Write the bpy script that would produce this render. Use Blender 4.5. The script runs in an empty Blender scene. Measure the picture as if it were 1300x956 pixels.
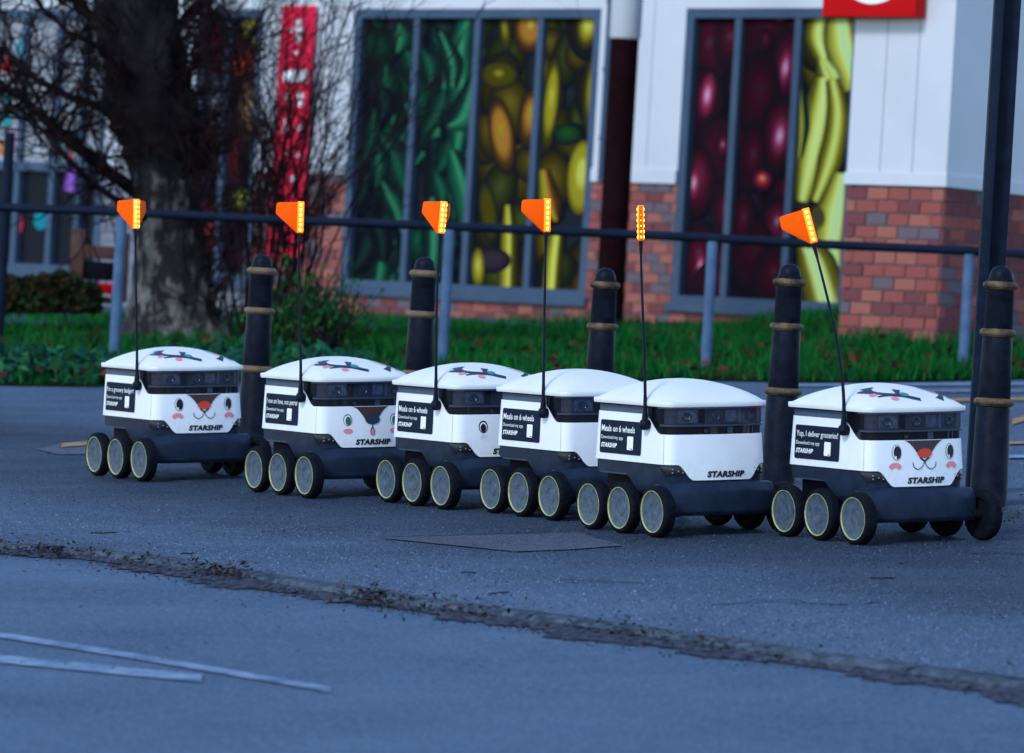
import math, random
import numpy as np
# ---------------------------------------------------------------- camera geometry (photo is 1300 x 956)
FPX, CU, CV = 6000.0, 650.0, 478.0
ROLL, PITCH = math.radians(3.3), math.radians(0.46)
CAM = np.array([0.0, 0.0, 1.1])
_R = np.array([math.cos(ROLL), 0, math.sin(ROLL)])
_F = np.array([0, math.cos(PITCH), -math.sin(PITCH)])
_F = _F/np.linalg.norm(_F)
_R = _R - _F*np.dot(_R, _F); _R /= np.linalg.norm(_R)
_U = np.cross(_R, _F)
def ray(u, v):
    return _R*(u-CU)/FPX - _U*(v-CV)/FPX + _F
def px(u, v, D):                       # point at distance D along the optical axis
    return CAM + ray(u, v)*D
# street plane, measured from the six robots: distance at any spot of the tilted street
SC = (-190.5, -0.006, 0.8217)
def to_px(P):
    d = np.asarray(P)-CAM
    z = d@_F
    return CU+FPX*(d@_R)/z, CV-FPX*(d@_U)/z, z
def gp(u, v, lift=0.0):
    D = FPX/(SC[0]+SC[1]*u+SC[2]*v)
    P = px(u, v, D)
    if lift:
        d = ray(u, v)
        P = P + d*(lift/np.dot(d, STREET_N))
    return P
_a, _b, _c = [px(u, v, FPX/(SC[0]+SC[1]*u+SC[2]*v)) for u, v in ((200, 620), (1200, 650), (600, 900))]
STREET_N = np.cross(_b-_a, _c-_a); STREET_N /= np.linalg.norm(STREET_N)
if STREET_N[2] < 0: STREET_N = -STREET_N
def street_z(x, y, lift=0.0):
    return _a[2] - (STREET_N[0]*(x-_a[0])+STREET_N[1]*(y-_a[1]))/STREET_N[2] + lift
# ---------------------------------------------------------------- robot pose
HEAD = math.radians(30.5)
ROBOTS = [(179, 611.5), (388.8, 633), (562, 647), (699.8, 661), (830.6, 682.5), (1085.5, 692.0)]
YAWOFF = [0, 0, 0, 0, 0, 0]
def robot_matrix(i):
    h = HEAD+math.radians(YAWOFF[i])
    fx = np.array([math.sin(h), -math.cos(h), 0])
    fx = fx-STREET_N*np.dot(fx, STREET_N); fx /= np.linalg.norm(fx)
    fy = np.cross(STREET_N, fx)
    M = np.eye(4); M[:3, 0] = fx; M[:3, 1] = fy; M[:3, 2] = STREET_N
    M[:3, 3] = gp(*ROBOTS[i]) - (fx*0.215+fy*-0.275)
    return M
# ---------------------------------------------------------------- robot shape
XR, W, RC = -0.30, 0.203, 0.045
def front_x(y): return 0.205-0.62*y*y
def bez(p0, p1, p2, n):
    t = np.linspace(0, 1, n)[:, None]
    return (1-t)**2*np.array(p0)+2*t*(1-t)*np.array(p1)+t*t*np.array(p2)
def outline(o=0.0):
    w, xr = W+o, XR-o
    fx = lambda y: front_x(y*W/w)+o
    xc = fx(w); r = RC; rr = 0.035
    pts = [np.c_[np.linspace(xr+rr, xc-r, 30), np.full(30, -w)]]
    pts.append(bez((xc-r, -w), (xc+.002, -w), (fx(w-r), -(w-r)), 9)[1:-1])
    ys = np.linspace(-(w-r), w-r, 41)
    pts.append(np.c_[[fx(y) for y in ys], ys])
    pts.append(bez((fx(w-r), w-r), (xc+.002, w), (xc-r, w), 9)[1:-1])
    pts.append(np.c_[np.linspace(xc-r, xr+rr, 30), np.full(30, w)])
    pts.append(bez((xr+rr, w), (xr, w), (xr, w-rr), 7)[1:-1])
    pts.append(np.c_[np.full(17, xr), np.linspace(w-rr, -(w-rr), 17)])
    pts.append(bez((xr, -(w-rr)), (xr, -w), (xr+rr, -w), 7)[1:-1])
    return np.vstack(pts)
def draft(z): return (0.40-z)*0.05
def front_surf(y, z): return front_x(y*W/(W+draft(z)))+draft(z)
LIDC = np.array([-0.05, 0.0]); LID_O, LID_Z0, LID_H = 0.012, 0.468, 0.072
def lid_k(x, y):
    w = W+LID_O; f = front_x(y*W/w)+LID_O
    X = (x-LIDC[0])/(f-LIDC[0]) if x > LIDC[0] else (LIDC[0]-x)/(LIDC[0]-XR+LID_O)
    return X, abs(y)/w
def lid_z(x, y):
    X, Y = lid_k(x, y); p = 2.6+6.6*min(1, max(X, Y))**2.5; r = (X**p+Y**p)**(1/p)
    return LID_Z0+LID_H*max(0.0, 1-r**2.2)**.88
import bpy
# ---------------------------------------------------------------- scene, camera, sky, sun, exposure
random.seed(7); RNG = np.random.default_rng(7)
scene = bpy.context.scene
COL = scene.collection
from mathutils import Matrix, Vector
cd = bpy.data.cameras.new('camera'); cam = bpy.data.objects.new('camera', cd); COL.objects.link(cam)
cam.matrix_world = Matrix(((_R[0], _U[0], -_F[0], CAM[0]), (_R[1], _U[1], -_F[1], CAM[1]), (_R[2], _U[2], -_F[2], CAM[2]), (0, 0, 0, 1)))
cd.sensor_fit = 'HORIZONTAL'; cd.sensor_width = 36; cd.lens = FPX*36/1300
cd.clip_start = 0.5; cd.clip_end = 2000
cd.dof.use_dof = True; cd.dof.focus_distance = 17.3; cd.dof.aperture_fstop = 5.2
scene.camera = cam
SUN_EL, SUN_AZ = math.radians(38), math.radians(215)      # azimuth clockwise from +y (the view direction)
world = bpy.data.worlds.new('World'); scene.world = world; world.use_nodes = True
wn = world.node_tree.nodes; wl = world.node_tree.links
bg = wn['Background']; sky = wn.new('ShaderNodeTexSky'); sky.sky_type = 'NISHITA'; sky.sun_disc = False
sky.sun_elevation = SUN_EL; sky.sun_rotation = SUN_AZ; sky.altitude = 0; sky.air_density = 1.0; sky.dust_density = 0.0; sky.ozone_density = 3.5
wl.new(sky.outputs[0], bg.inputs[0]); bg.inputs[1].default_value = 0.15
sd = bpy.data.lights.new('sun', 'SUN'); sd.energy = 1.1; sd.angle = math.radians(13); sd.color = (1, 0.97, 0.92)
sun = bpy.data.objects.new('sun', sd); COL.objects.link(sun)
sdir = Vector((math.sin(SUN_AZ)*math.cos(SUN_EL), math.cos(SUN_AZ)*math.cos(SUN_EL), math.sin(SUN_EL)))
sun.rotation_euler = sdir.to_track_quat('Z', 'Y').to_euler(); sun.location = (-4, 0, 12)
vs = scene.view_settings
vs.view_transform = 'Standard'; vs.look = 'None'; vs.gamma = 1; vs.use_curve_mapping = False; vs.exposure = 1.02
scene.cycles.use_denoising = True
scene.cycles.max_bounces = 6
# ---------------------------------------------------------------- materials
def new_mat(name):
    m = bpy.data.materials.new(name); m.use_nodes = True
    return m, m.node_tree.nodes, m.node_tree.links, m.node_tree.nodes['Principled BSDF']
def mat(name, col, rough=0.5, metal=0.0, var=0.0, vscale=8.0, col2=None, bump=0.0, bscale=60.0, spec=0.3, coat=0.0, emit=None, estr=0.0, detail=6.0):
    m, n, l, b = new_mat(name)
    b.inputs['Base Color'].default_value = (*col, 1); b.inputs['Roughness'].default_value = rough
    b.inputs['Metallic'].default_value = metal; b.inputs['Specular IOR Level'].default_value = spec
    b.inputs['Coat Weight'].default_value = coat
    tc = n.new('ShaderNodeTexCoord')
    if var or col2:
        t = n.new('ShaderNodeTexNoise'); t.inputs['Scale'].default_value = vscale; t.inputs['Detail'].default_value = detail; t.inputs['Roughness'].default_value = 0.65
        l.new(tc.outputs['Object'], t.inputs['Vector'])
        r = n.new('ShaderNodeValToRGB'); c2 = col2 or tuple(c*(1-var) for c in col)
        r.color_ramp.elements[0].position = 0.36; r.color_ramp.elements[0].color = (*c2, 1)
        r.color_ramp.elements[1].position = 0.62; r.color_ramp.elements[1].color = (*(col if col2 else tuple(min(1, c*(1+var*.6)) for c in col)), 1)
        l.new(t.outputs['Fac'], r.inputs['Fac']); l.new(r.outputs['Color'], b.inputs['Base Color'])
    if bump:
        t2 = n.new('ShaderNodeTexNoise'); t2.inputs['Scale'].default_value = bscale; t2.inputs['Detail'].default_value = 8
        l.new(tc.outputs['Object'], t2.inputs['Vector'])
        bp = n.new('ShaderNodeBump'); bp.inputs['Strength'].default_value = bump; bp.inputs['Distance'].default_value = 0.01
        l.new(t2.outputs['Fac'], bp.inputs['Height']); l.new(bp.outputs['Normal'], b.inputs['Normal'])
    if emit:
        b.inputs['Emission Color'].default_value = (*emit, 1); b.inputs['Emission Strength'].default_value = estr
    return m
def asphalt(name, base, light, dark, sp=1.0, rough=0.62, band=None):
    m, n, l, b = new_mat(name)
    b.inputs['Specular IOR Level'].default_value = .10
    tc = n.new('ShaderNodeTexCoord')
    def noise(s, d, rgh=0.6):
        t = n.new('ShaderNodeTexNoise'); t.inputs['Scale'].default_value = s; t.inputs['Detail'].default_value = d; t.inputs['Roughness'].default_value = rgh
        l.new(tc.outputs['Object'], t.inputs['Vector']); return t
    def ramp(src, p0, c0, p1, c1):
        r = n.new('ShaderNodeValToRGB'); r.color_ramp.elements[0].position = p0; r.color_ramp.elements[0].color = c0
        r.color_ramp.elements[1].position = p1; r.color_ramp.elements[1].color = c1; l.new(src, r.inputs['Fac']); return r
    big = ramp(noise(0.9, 5).outputs['Fac'], .35, (*dark, 1), .68, (*base, 1))
    v = n.new('ShaderNodeTexVoronoi'); v.inputs['Scale'].default_value = 190*sp; l.new(tc.outputs['Object'], v.inputs['Vector'])
    sepc = n.new('ShaderNodeSeparateColor'); l.new(v.outputs['Color'], sepc.inputs['Color'])
    stone = ramp(sepc.outputs['Red'], .55, (0, 0, 0, 1), 1.0, (1, 1, 1, 1))
    mx = n.new('ShaderNodeMix'); mx.data_type = 'RGBA'; l.new(stone.outputs['Color'], mx.inputs['Factor']); l.new(big.outputs['Color'], mx.inputs['A']); mx.inputs['B'].default_value = (*light, 1)
    hole = ramp(noise(120*sp, 4, .8).outputs['Fac'], .36, (.25, .25, .25, 1), .5, (1, 1, 1, 1))
    mu = n.new('ShaderNodeMix'); mu.data_type = 'RGBA'; mu.blend_type = 'MULTIPLY'; mu.inputs['Factor'].default_value = 0.8
    l.new(mx.outputs['Result'], mu.inputs['A']); l.new(hole.outputs['Color'], mu.inputs['B']); l.new(mu.outputs['Result'], b.inputs['Base Color'])
    if band:            # a darker strip between the kerb and the yard, with a ragged edge
        dt = n.new('ShaderNodeVectorMath'); dt.operation = 'DOT_PRODUCT'; l.new(tc.outputs['Object'], dt.inputs[0]); dt.inputs[1].default_value = (BAND[0], BAND[1], 0)
        nz = n.new('ShaderNodeMath'); nz.operation = 'MULTIPLY_ADD'; l.new(noise(.8, 5, .7).outputs['Fac'], nz.inputs[0]); nz.inputs[1].default_value = 1.6; nz.inputs[2].default_value = -.8-BAND[2]
        ad0 = n.new('ShaderNodeMath'); l.new(dt.outputs['Value'], ad0.inputs[0]); l.new(nz.outputs[0], ad0.inputs[1])
        m1 = n.new('ShaderNodeMapRange'); m1.interpolation_type = 'SMOOTHSTEP'; m1.inputs['From Min'].default_value = .6; m1.inputs['From Max'].default_value = 2.3; l.new(ad0.outputs[0], m1.inputs['Value'])
        m2 = n.new('ShaderNodeMapRange'); m2.interpolation_type = 'SMOOTHSTEP'; m2.inputs['From Min'].default_value = 3.9; m2.inputs['From Max'].default_value = 5.4; m2.inputs['To Min'].default_value = 1; m2.inputs['To Max'].default_value = 0; l.new(ad0.outputs[0], m2.inputs['Value'])
        mm = n.new('ShaderNodeMath'); mm.operation = 'MULTIPLY'; l.new(m1.outputs[0], mm.inputs[0]); l.new(m2.outputs[0], mm.inputs[1])
        bm_ = n.new('ShaderNodeMix'); bm_.data_type = 'RGBA'; bm_.blend_type = 'MULTIPLY'; l.new(mm.outputs[0], bm_.inputs['Factor']); l.new(mu.outputs['Result'], bm_.inputs['A']); bm_.inputs['B'].default_value = (band, band, band*1.02, 1)
        l.new(bm_.outputs['Result'], b.inputs['Base Color'])
    rr = ramp(noise(1.7, 6).outputs['Fac'], .3, (rough-.12,)*3+(1,), .7, (rough+.16,)*3+(1,)); l.new(rr.outputs['Color'], b.inputs['Roughness'])
    bp = n.new('ShaderNodeBump'); bp.inputs['Strength'].default_value = 0.55; bp.inputs['Distance'].default_value = 0.006
    ad = n.new('ShaderNodeMath'); ad.operation = 'ADD'; l.new(v.outputs['Distance'], ad.inputs[0]); l.new(noise(70*sp, 8, .75).outputs['Fac'], ad.inputs[1])
    l.new(ad.outputs[0], bp.inputs['Height']); l.new(bp.outputs['Normal'], b.inputs['Normal'])
    return m
BAND = (.81, .585, 7.71)
def attr_mat(name, rough=0.35, attr='Col', spec=.12):
    m, n, l, b = new_mat(name)
    a = n.new('ShaderNodeVertexColor'); a.layer_name = attr
    l.new(a.outputs['Color'], b.inputs['Base Color']); b.inputs['Roughness'].default_value = rough; b.inputs['Specular IOR Level'].default_value = spec
    return m
M = {}
M['pavement'] = asphalt('pavement_asphalt', (.064, .106, .176), (.16, .21, .29), (.027, .048, .086), band=.48)
M['road'] = asphalt('road_asphalt', (.074, .126, .208), (.13, .19, .28), (.046, .082, .142), 0.8, 0.7)
M['cover'] = asphalt('patch_concrete', (.085, .100, .140), (.15, .17, .22), (.050, .062, .090), 1.0, 0.8)
M['kerb'] = mat('kerb_granite', (.080, .112, .150), .95, col2=(.030, .042, .060), vscale=20, bump=.8, bscale=90, spec=.03)
M['whiteline'] = mat('worn_white_line', (.22, .30, .41), .9, col2=(.080, .135, .22), vscale=10, bump=.3, spec=.05)
M['yellowline'] = mat('worn_yellow_line', (.42, .22, .06), .7, col2=(.10, .09, .09), vscale=20)
M['litter'] = attr_mat('leaf_litter', .95, spec=.03)
M['dirt'] = mat('gutter_dirt', (.066, .082, .116), 1.0, col2=(.024, .024, .034), vscale=34, bump=1.0, bscale=60, spec=.0)
M['white'] = mat('white_plastic', (.73, .77, .83), .30, var=.035, vscale=5, bump=.015, bscale=300, coat=.1)
def add_grime(m, z0, z1, amount):        # road splash dried on the lowest edge of the shell
    n, l = m.node_tree.nodes, m.node_tree.links; b = n['Principled BSDF']; src = b.inputs['Base Color'].links[0].from_socket
    tc = n.new('ShaderNodeTexCoord'); sx = n.new('ShaderNodeSeparateXYZ'); l.new(tc.outputs['Object'], sx.inputs[0])
    mr = n.new('ShaderNodeMapRange'); mr.inputs['From Min'].default_value = z1; mr.inputs['From Max'].default_value = z0; mr.inputs['To Max'].default_value = amount; l.new(sx.outputs['Z'], mr.inputs['Value'])
    t = n.new('ShaderNodeTexNoise'); t.inputs['Scale'].default_value = 34; t.inputs['Detail'].default_value = 8; t.inputs['Roughness'].default_value = .75; l.new(tc.outputs['Object'], t.inputs['Vector'])
    r = n.new('ShaderNodeValToRGB'); r.color_ramp.elements[0].position = .42; r.color_ramp.elements[1].position = .66; l.new(t.outputs['Fac'], r.inputs['Fac'])
    mu = n.new('ShaderNodeMath'); mu.operation = 'MULTIPLY'; l.new(mr.outputs[0], mu.inputs[0]); l.new(r.outputs['Color'], mu.inputs[1])
    mx = n.new('ShaderNodeMix'); mx.data_type = 'RGBA'; l.new(mu.outputs[0], mx.inputs['Factor']); l.new(src, mx.inputs['A']); mx.inputs['B'].default_value = (.30, .31, .33, 1); l.new(mx.outputs['Result'], b.inputs['Base Color'])
add_grime(M['white'], .195, .300, .30)
M['lid'] = mat('white_lid_plastic', (.66, .685, .69), .36, var=.05, vscale=6, bump=.015, bscale=200)
M['band'] = mat('slate_plastic', (.050, .080, .13), .45, var=.12, vscale=9)
M['lower'] = mat('dark_slate_plastic', (.013, .023, .048), .42, col2=(.007, .013, .030), vscale=16, bump=.06, bscale=140, spec=.14)
M['under'] = mat('black_plastic', (.004, .005, .009), .7, spec=.05)
M['visor'] = mat('visor_black', (.004, .005, .009), .12, spec=.35)
M['visor2'] = mat('visor_smoked', (.018, .027, .055), .20, col2=(.006, .009, .02), vscale=22)
M['visor3'] = mat('visor_clear', (.040, .058, .105), .22, col2=(.018, .027, .055), vscale=40)
M['lens'] = mat('camera_lens', (.014, .020, .042), .18)
M['ledge'] = mat('visor_ledge', (.030, .042, .075), .3)
M['tyre'] = mat('tyre_rubber', (.004, .006, .011), .75, var=.4, vscale=30, bump=.35, bscale=90, spec=.07)
M['hub'] = mat('hub_grey_plastic', (.074, .104, .146), .5, col2=(.034, .050, .076), vscale=46, bump=.1, bscale=80, detail=9)
M['ring'] = mat('lime_ring', (.44, .47, .15), .45, col2=(.26, .30, .16), vscale=30)
M['sticker'] = mat('sticker_navy', (.009, .015, .032), .6, var=.15, vscale=12, spec=.06)
M['print'] = mat('print_white', (.78, .80, .82), .45)
M['ink'] = mat('print_black', (.008, .009, .015), .4)
M['brown'] = mat('print_brown', (.045, .025, .030), .45)
M['rednose'] = mat('print_red', (.58, .045, .020), .4)
M['pink'] = mat('print_pink', (.72, .22, .26), .45)
M['navy'] = mat('print_navy', (.018, .030, .065), .45)
M['teal'] = mat('print_teal', (.02, .22, .23), .45)
M['green'] = mat('print_green', (.02, .12, .075), .45)
M['seam'] = mat('panel_seam', (.30, .34, .40), .6)
M['orange'] = mat('flag_orange', (1.0, .105, .002), .6, spec=.05)
M['flagrim'] = mat('flag_rim', (.62, .16, .08), .45)
M['ledstrip'] = mat('led_strip', (.9, .22, .01), .4, emit=(1, .20, .004), estr=.75)
M['led'] = mat('led_lit', (1, .7, .15), .4, emit=(1, .50, .06), estr=3.4)
M['tail'] = mat('tail_light', (.6, .02, .01), .3, emit=(1, .03, .02), estr=6.0)
M['tailoff'] = mat('tail_light_unlit', (.12, .008, .008), .3)
M['pole'] = mat('pole_black', (.006, .009, .018), .5, spec=.08)
M['headlens'] = mat('headlamp_lens', (.010, .013, .020), .25)
M['chip'] = mat('headlamp_led', (.22, .23, .24), .3)
M['iron'] = mat('bollard_black_paint', (.007, .011, .022), .45, col2=(.003, .004, .008), vscale=16, bump=.15, bscale=60, spec=.06)
M['gold'] = mat('bollard_gold_band', (.145, .098, .060), .6, col2=(.032, .022, .018), vscale=26, bump=.08, bscale=60, spec=.12)
M['goldclean'] = mat('bollard_gold_band_clean', (.165, .118, .076), .5, col2=(.10, .072, .048), vscale=14, bump=.05, bscale=60, spec=.15)
M['post'] = mat('post_dark_paint', (.006, .012, .026), .5, var=.3, vscale=12, bump=.1, spec=.06)
M['rail'] = mat('rail_grey_paint', (.006, .011, .026), .6, var=.25, vscale=6, spec=.06)
M['railpost'] = mat('rail_post_paint', (.065, .12, .215), .7, var=.25, vscale=6, spec=.1)
M['soil'] = mat('grass_soil', (.002, .014, .006), 1.0, col2=(.010, .007, .006), vscale=2.5, spec=.0)
M['grass'] = attr_mat('grass_blades', 1.0, spec=.0)
M['leaf'] = attr_mat('leafage', 1.0, spec=.02)
M['render'] = mat('white_cladding', (.51, .535, .58), .7, var=.05, vscale=1.2)
M['joint'] = mat('cladding_joint', (.28, .30, .34), .8)
M['mortar'] = mat('mortar', (.15, .155, .185), .9, var=.3, vscale=14)
M['frame'] = mat('window_frame_paint', (.048, .080, .130), .6, var=.12, vscale=3, spec=.12)
M['poster'] = attr_mat('window_print', .7, spec=.02)
M['twig'] = mat('twig_bark', (.022, .013, .015), .95, col2=(.007, .005, .008), vscale=6, spec=.03)
M['brownpost'] = mat('brown_column', (.012, .0035, .005), .8, var=.3, vscale=5, spec=.02)
M['signred'] = mat('sign_red', (.50, .003, .006), .5, spec=.1)
M['banner'] = mat('banner_red', (.72, .018, .060), .7, var=.12, vscale=3, spec=.05)
M['wood'] = mat('bench_timber', (.075, .035, .030), .75, var=.4, vscale=7)
M['glass'] = mat('dark_glass', (.006, .009, .016), .3, spec=.05)
M['paleglass'] = mat('pale_blind', (.26, .28, .32), .6, var=.45, vscale=2.6)
BR = [mat('brick_red', (.27, .080, .070), .9, var=.2, vscale=9, bump=.4, bscale=40, spec=.1), mat('brick_orange', (.32, .115, .090), .9, var=.2, vscale=9, bump=.4, bscale=40, spec=.1),
      mat('brick_plum', (.17, .055, .060), .9, var=.25, vscale=9, bump=.4, bscale=40, spec=.1), mat('brick_grey', (.135, .105, .125), .9, var=.25, vscale=9, bump=.4, bscale=40, spec=.1)]
# ---------------------------------------------------------------- mesh helpers
class MB:
    def __init__(s): s.v = []; s.f = []; s.c = []
    def add(s, verts, faces, cols=None):
        k = len(s.v); s.v += [tuple(map(float, p)) for p in verts]; s.f += [tuple(i+k for i in f) for f in faces]
        if cols is not None: s.c += list(cols)
    def box(s, lo, hi, T=None):
        x0, y0, z0 = lo; x1, y1, z1 = hi
        p = [(x0, y0, z0), (x1, y0, z0), (x1, y1, z0), (x0, y1, z0), (x0, y0, z1), (x1, y0, z1), (x1, y1, z1), (x0, y1, z1)]
        if T is not None: p = [T(*q) for q in p]
        s.add(p, [(0, 3, 2, 1), (4, 5, 6, 7), (0, 1, 5, 4), (1, 2, 6, 5), (2, 3, 7, 6), (3, 0, 4, 7)])
    def loft(s, rings, closed=True, cap0=False, cap1=False):
        n = len(rings[0]); v = [p for r in rings for p in r]; f = []
        for i in range(len(rings)-1):
            for j in range(n if closed else n-1):
                a = i*n+j; b = i*n+(j+1) % n; f.append((a, b, b+n, a+n))
        if cap0: f.append(tuple(range(n-1, -1, -1)))
        if cap1: f.append(tuple(range((len(rings)-1)*n, len(rings)*n)))
        s.add(v, f)
    def tube(s, pts, rad, sides=8, cap=True):
        pts = np.asarray(pts, float); n = len(pts); rad = np.broadcast_to(np.asarray(rad, float), (n,)); rings = []
        t = np.gradient(pts, axis=0); ref = np.array([0.31, 0.87, 0.38])
        for i in range(n):
            d = t[i]/(np.linalg.norm(t[i])+1e-9); a = np.cross(d, ref); a /= np.linalg.norm(a)+1e-9; b = np.cross(d, a)
            an = np.arange(sides)*2*math.pi/sides
            rings.append([pts[i]+rad[i]*(a*math.cos(q)+b*math.sin(q)) for q in an])
        s.loft(rings, True, cap, cap)
    def lathe(s, prof, seg=32, T=None, cap=True):            # prof: (radius, height)
        rings = []
        for r, h in prof:
            ring = [(r*math.cos(2*math.pi*k/seg), r*math.sin(2*math.pi*k/seg), h) for k in range(seg)]
            rings.append([T(*q) for q in ring] if T else ring)
        s.loft(rings, True, cap and prof[0][0] > 1e-4, cap and prof[-1][0] > 1e-4)
    def mesh(s, name, m, smooth=False, bevel=None):
        me = bpy.data.meshes.new(name); me.from_pydata(s.v, [], s.f); me.update()
        if s.c:
            ca = me.color_attributes.new('Col', 'FLOAT_COLOR', 'POINT')
            ca.data.foreach_set('color', np.asarray([(*c, 1) for c in s.c], dtype=np.float32).ravel())
        me.materials.append(m if not isinstance(m, str) else M[m])
        if smooth: me.polygons.foreach_set('use_smooth', [True]*len(me.polygons))
        return me
    def build(s, name, m, parent=None, smooth=False): return link(name, s.mesh(name, m, smooth), parent)
def link(name, data, parent=None):
    o = bpy.data.objects.new(name, data); COL.objects.link(o)
    if parent is not None: o.parent = parent
    return o
def autosmooth(me, deg=40):
    import bmesh
    b = bmesh.new(); b.from_mesh(me); bmesh.ops.recalc_face_normals(b, faces=b.faces)
    for e in b.edges:
        if len(e.link_faces) == 2: e.smooth = e.calc_face_angle(3.14) < math.radians(deg)
    for f in b.faces: f.smooth = True
    b.to_mesh(me); b.free(); return me
def bevel_mesh(me, w, seg=2, deg=30, sm=40):
    import bmesh
    b = bmesh.new(); b.from_mesh(me); bmesh.ops.recalc_face_normals(b, faces=b.faces)
    es = [e for e in b.edges if len(e.link_faces) == 2 and e.calc_face_angle(0) > math.radians(deg)]
    bmesh.ops.bevel(b, geom=es, offset=w, segments=seg, affect='EDGES', profile=.5, clamp_overlap=True)
    b.to_mesh(me); b.free(); return autosmooth(me, sm)
def tag(o, label=None, cat=None, group=None, kind=None):
    for k, val in (('label', label), ('category', cat), ('group', group), ('kind', kind)):
        if val: o[k] = val
    return o
def thing(name, label, cat, matrix=None, group=None):
    o = bpy.data.objects.new(name, None); COL.objects.link(o); o.empty_display_size = .1
    if matrix is not None: o.matrix_world = matrix
    return tag(o, label, cat, group)
def loc(P): return Matrix.Translation(Vector(P))
def sheet(name, pts, m, lift, parent=None, kind=None):      # flat patch on the street, given as photo spots unprojected onto it
    b = MB(); b.add([np.asarray(p)+STREET_N*lift for p in pts], [tuple(range(len(pts)))])
    o = b.build(name, m, parent)
    if o.data.polygons[0].normal.z < 0: o.data.flip_normals()
    return tag(o, kind=kind)
def text_mesh(body, m, width=None, height=None, shear=0.0, bold=0.0, extrude=0.0):
    c = bpy.data.curves.new('lettering', 'FONT'); c.body = body; c.size = 1; c.shear = shear; c.offset = bold; c.extrude = extrude; c.resolution_u = 3
    c.space_character = 1.0+bold*1.5
    o = bpy.data.objects.new('lettering', c); COL.objects.link(o)
    dg = bpy.context.evaluated_depsgraph_get(); me = bpy.data.meshes.new_from_object(o.evaluated_get(dg))
    bpy.data.objects.remove(o); bpy.data.curves.remove(c)
    v = np.array([q.co[:] for q in me.vertices]); lo, hi = v.min(0), v.max(0)
    v = v-lo; sx = width/(hi[0]-lo[0]); sy = height/(hi[1]-lo[1]) if height else sx
    v = v*np.array([sx, sy, 1])
    me.materials.clear(); me.materials.append(M[m])
    return me, v
def set_co(me, co): me.vertices.foreach_set('co', np.asarray(co, dtype=np.float32).ravel()); me.update()
# ================================================================ GROUND
def smooth(t): t = max(0.0, min(1.0, t)); return t*t*(3-2*t)
ROAD_DROP = 0.032
KERB_PX = [(-420, 690), (-200, 686), (0, 690), (110, 698), (210, 712), (330, 731), (470, 754), (600, 771), (720, 786), (850, 805), (980, 824), (1150, 847), (1300, 867), (1500, 893), (1800, 932)]
b = MB()
R0 = [(-180, -30), (180, -30), (180, 300), (-180, 300)]
b.add([(x, y, street_z(x, y, -ROAD_DROP)) for x, y in R0], [(0, 1, 2, 3)])
tag(b.build('road', 'road'), kind='structure')
KERB_W = 0.075
kp = np.array([gp(u, v) for u, v in KERB_PX])
def inward(P, Q):
    d = Q-P; n = np.cross(STREET_N, d); n /= np.linalg.norm(n)
    return n if n[1] > 0 else -n
kin = []
for i in range(len(kp)):
    a = kp[max(0, i-1)]; c = kp[min(len(kp)-1, i+1)]; kin.append(kp[i]+inward(a, c)*KERB_W)
kin = np.array(kin)
far = [(60.0, 90.0), (-60.0, 90.0)]
ends = [np.array([60.0, kin[-1][1]-2, street_z(60.0, kin[-1][1]-2)]), *[np.array([x, y, street_z(x, y)]) for x, y in far], np.array([-60.0, kin[0][1]+4, street_z(-60.0, kin[0][1]+4)])]
b = MB(); poly = list(kin)+ends; b.add(poly, [tuple(range(len(poly)))])
pav = b.build('pavement', 'pavement'); tag(pav, kind='structure')
if pav.data.polygons[0].normal.z < 0: pav.data.flip_normals()
# kerb stones, one by one
kerb = thing('kerb', None, None); tag(kerb, kind='structure')
seg = np.linalg.norm(np.diff(kp, axis=0), axis=1); cum = np.r_[0, np.cumsum(seg)]
def along(s, arr): return np.array([np.interp(s, cum, arr[:, k]) for k in range(3)])
s0 = 0.2; stone_i = 0
uend = [to_px(along(s, kp))[0] for s in np.linspace(0, cum[-1], 400)]
while s0 < cum[-1]-.3:
    L = 0.86+random.uniform(-.10, .10); s1 = min(s0+L, cum[-1]-.01)
    u_mid = to_px(along((s0+s1)/2, kp))[0]
    gap = random.uniform(.012, .024)
    drop = 0.0 if u_mid < 1130 else 0.007
    tilt = [random.uniform(-.004, .004) for _ in range(2)]
    rings = []
    n = 26
    for k in range(n):
        s = s0+gap/2+(s1-s0-gap)*k/(n-1); P = along(s, kp); Q = along(s, kin); inn = (Q-P)
        chip = abs(random.gauss(0, .0035))+(.008 if random.random() < .06 else 0); up = STREET_N
        z = tilt[0]*(1-k/(n-1))+tilt[1]*k/(n-1)-drop+.002
        o1 = -.004*random.random()
        rings.append([P-up*.22-inn*.02, P+up*(z-.024)-inn*(.02+random.uniform(-.03, .03)), P+up*(z-.009-chip)+inn*(o1+random.uniform(-.03, .03)), P+up*(z-.002-chip*.7)+inn*(.09), P+up*(z-chip*.2)+inn*.24, P+up*(z+.001)+inn*.96, P-up*.22+inn*.96])
    b = MB(); b.loft(rings, True, True, True)
    o = b.build('kerb_stone', 'kerb', kerb); autosmooth(o.data, 50)
    s0 = s1; stone_i += 1
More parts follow.
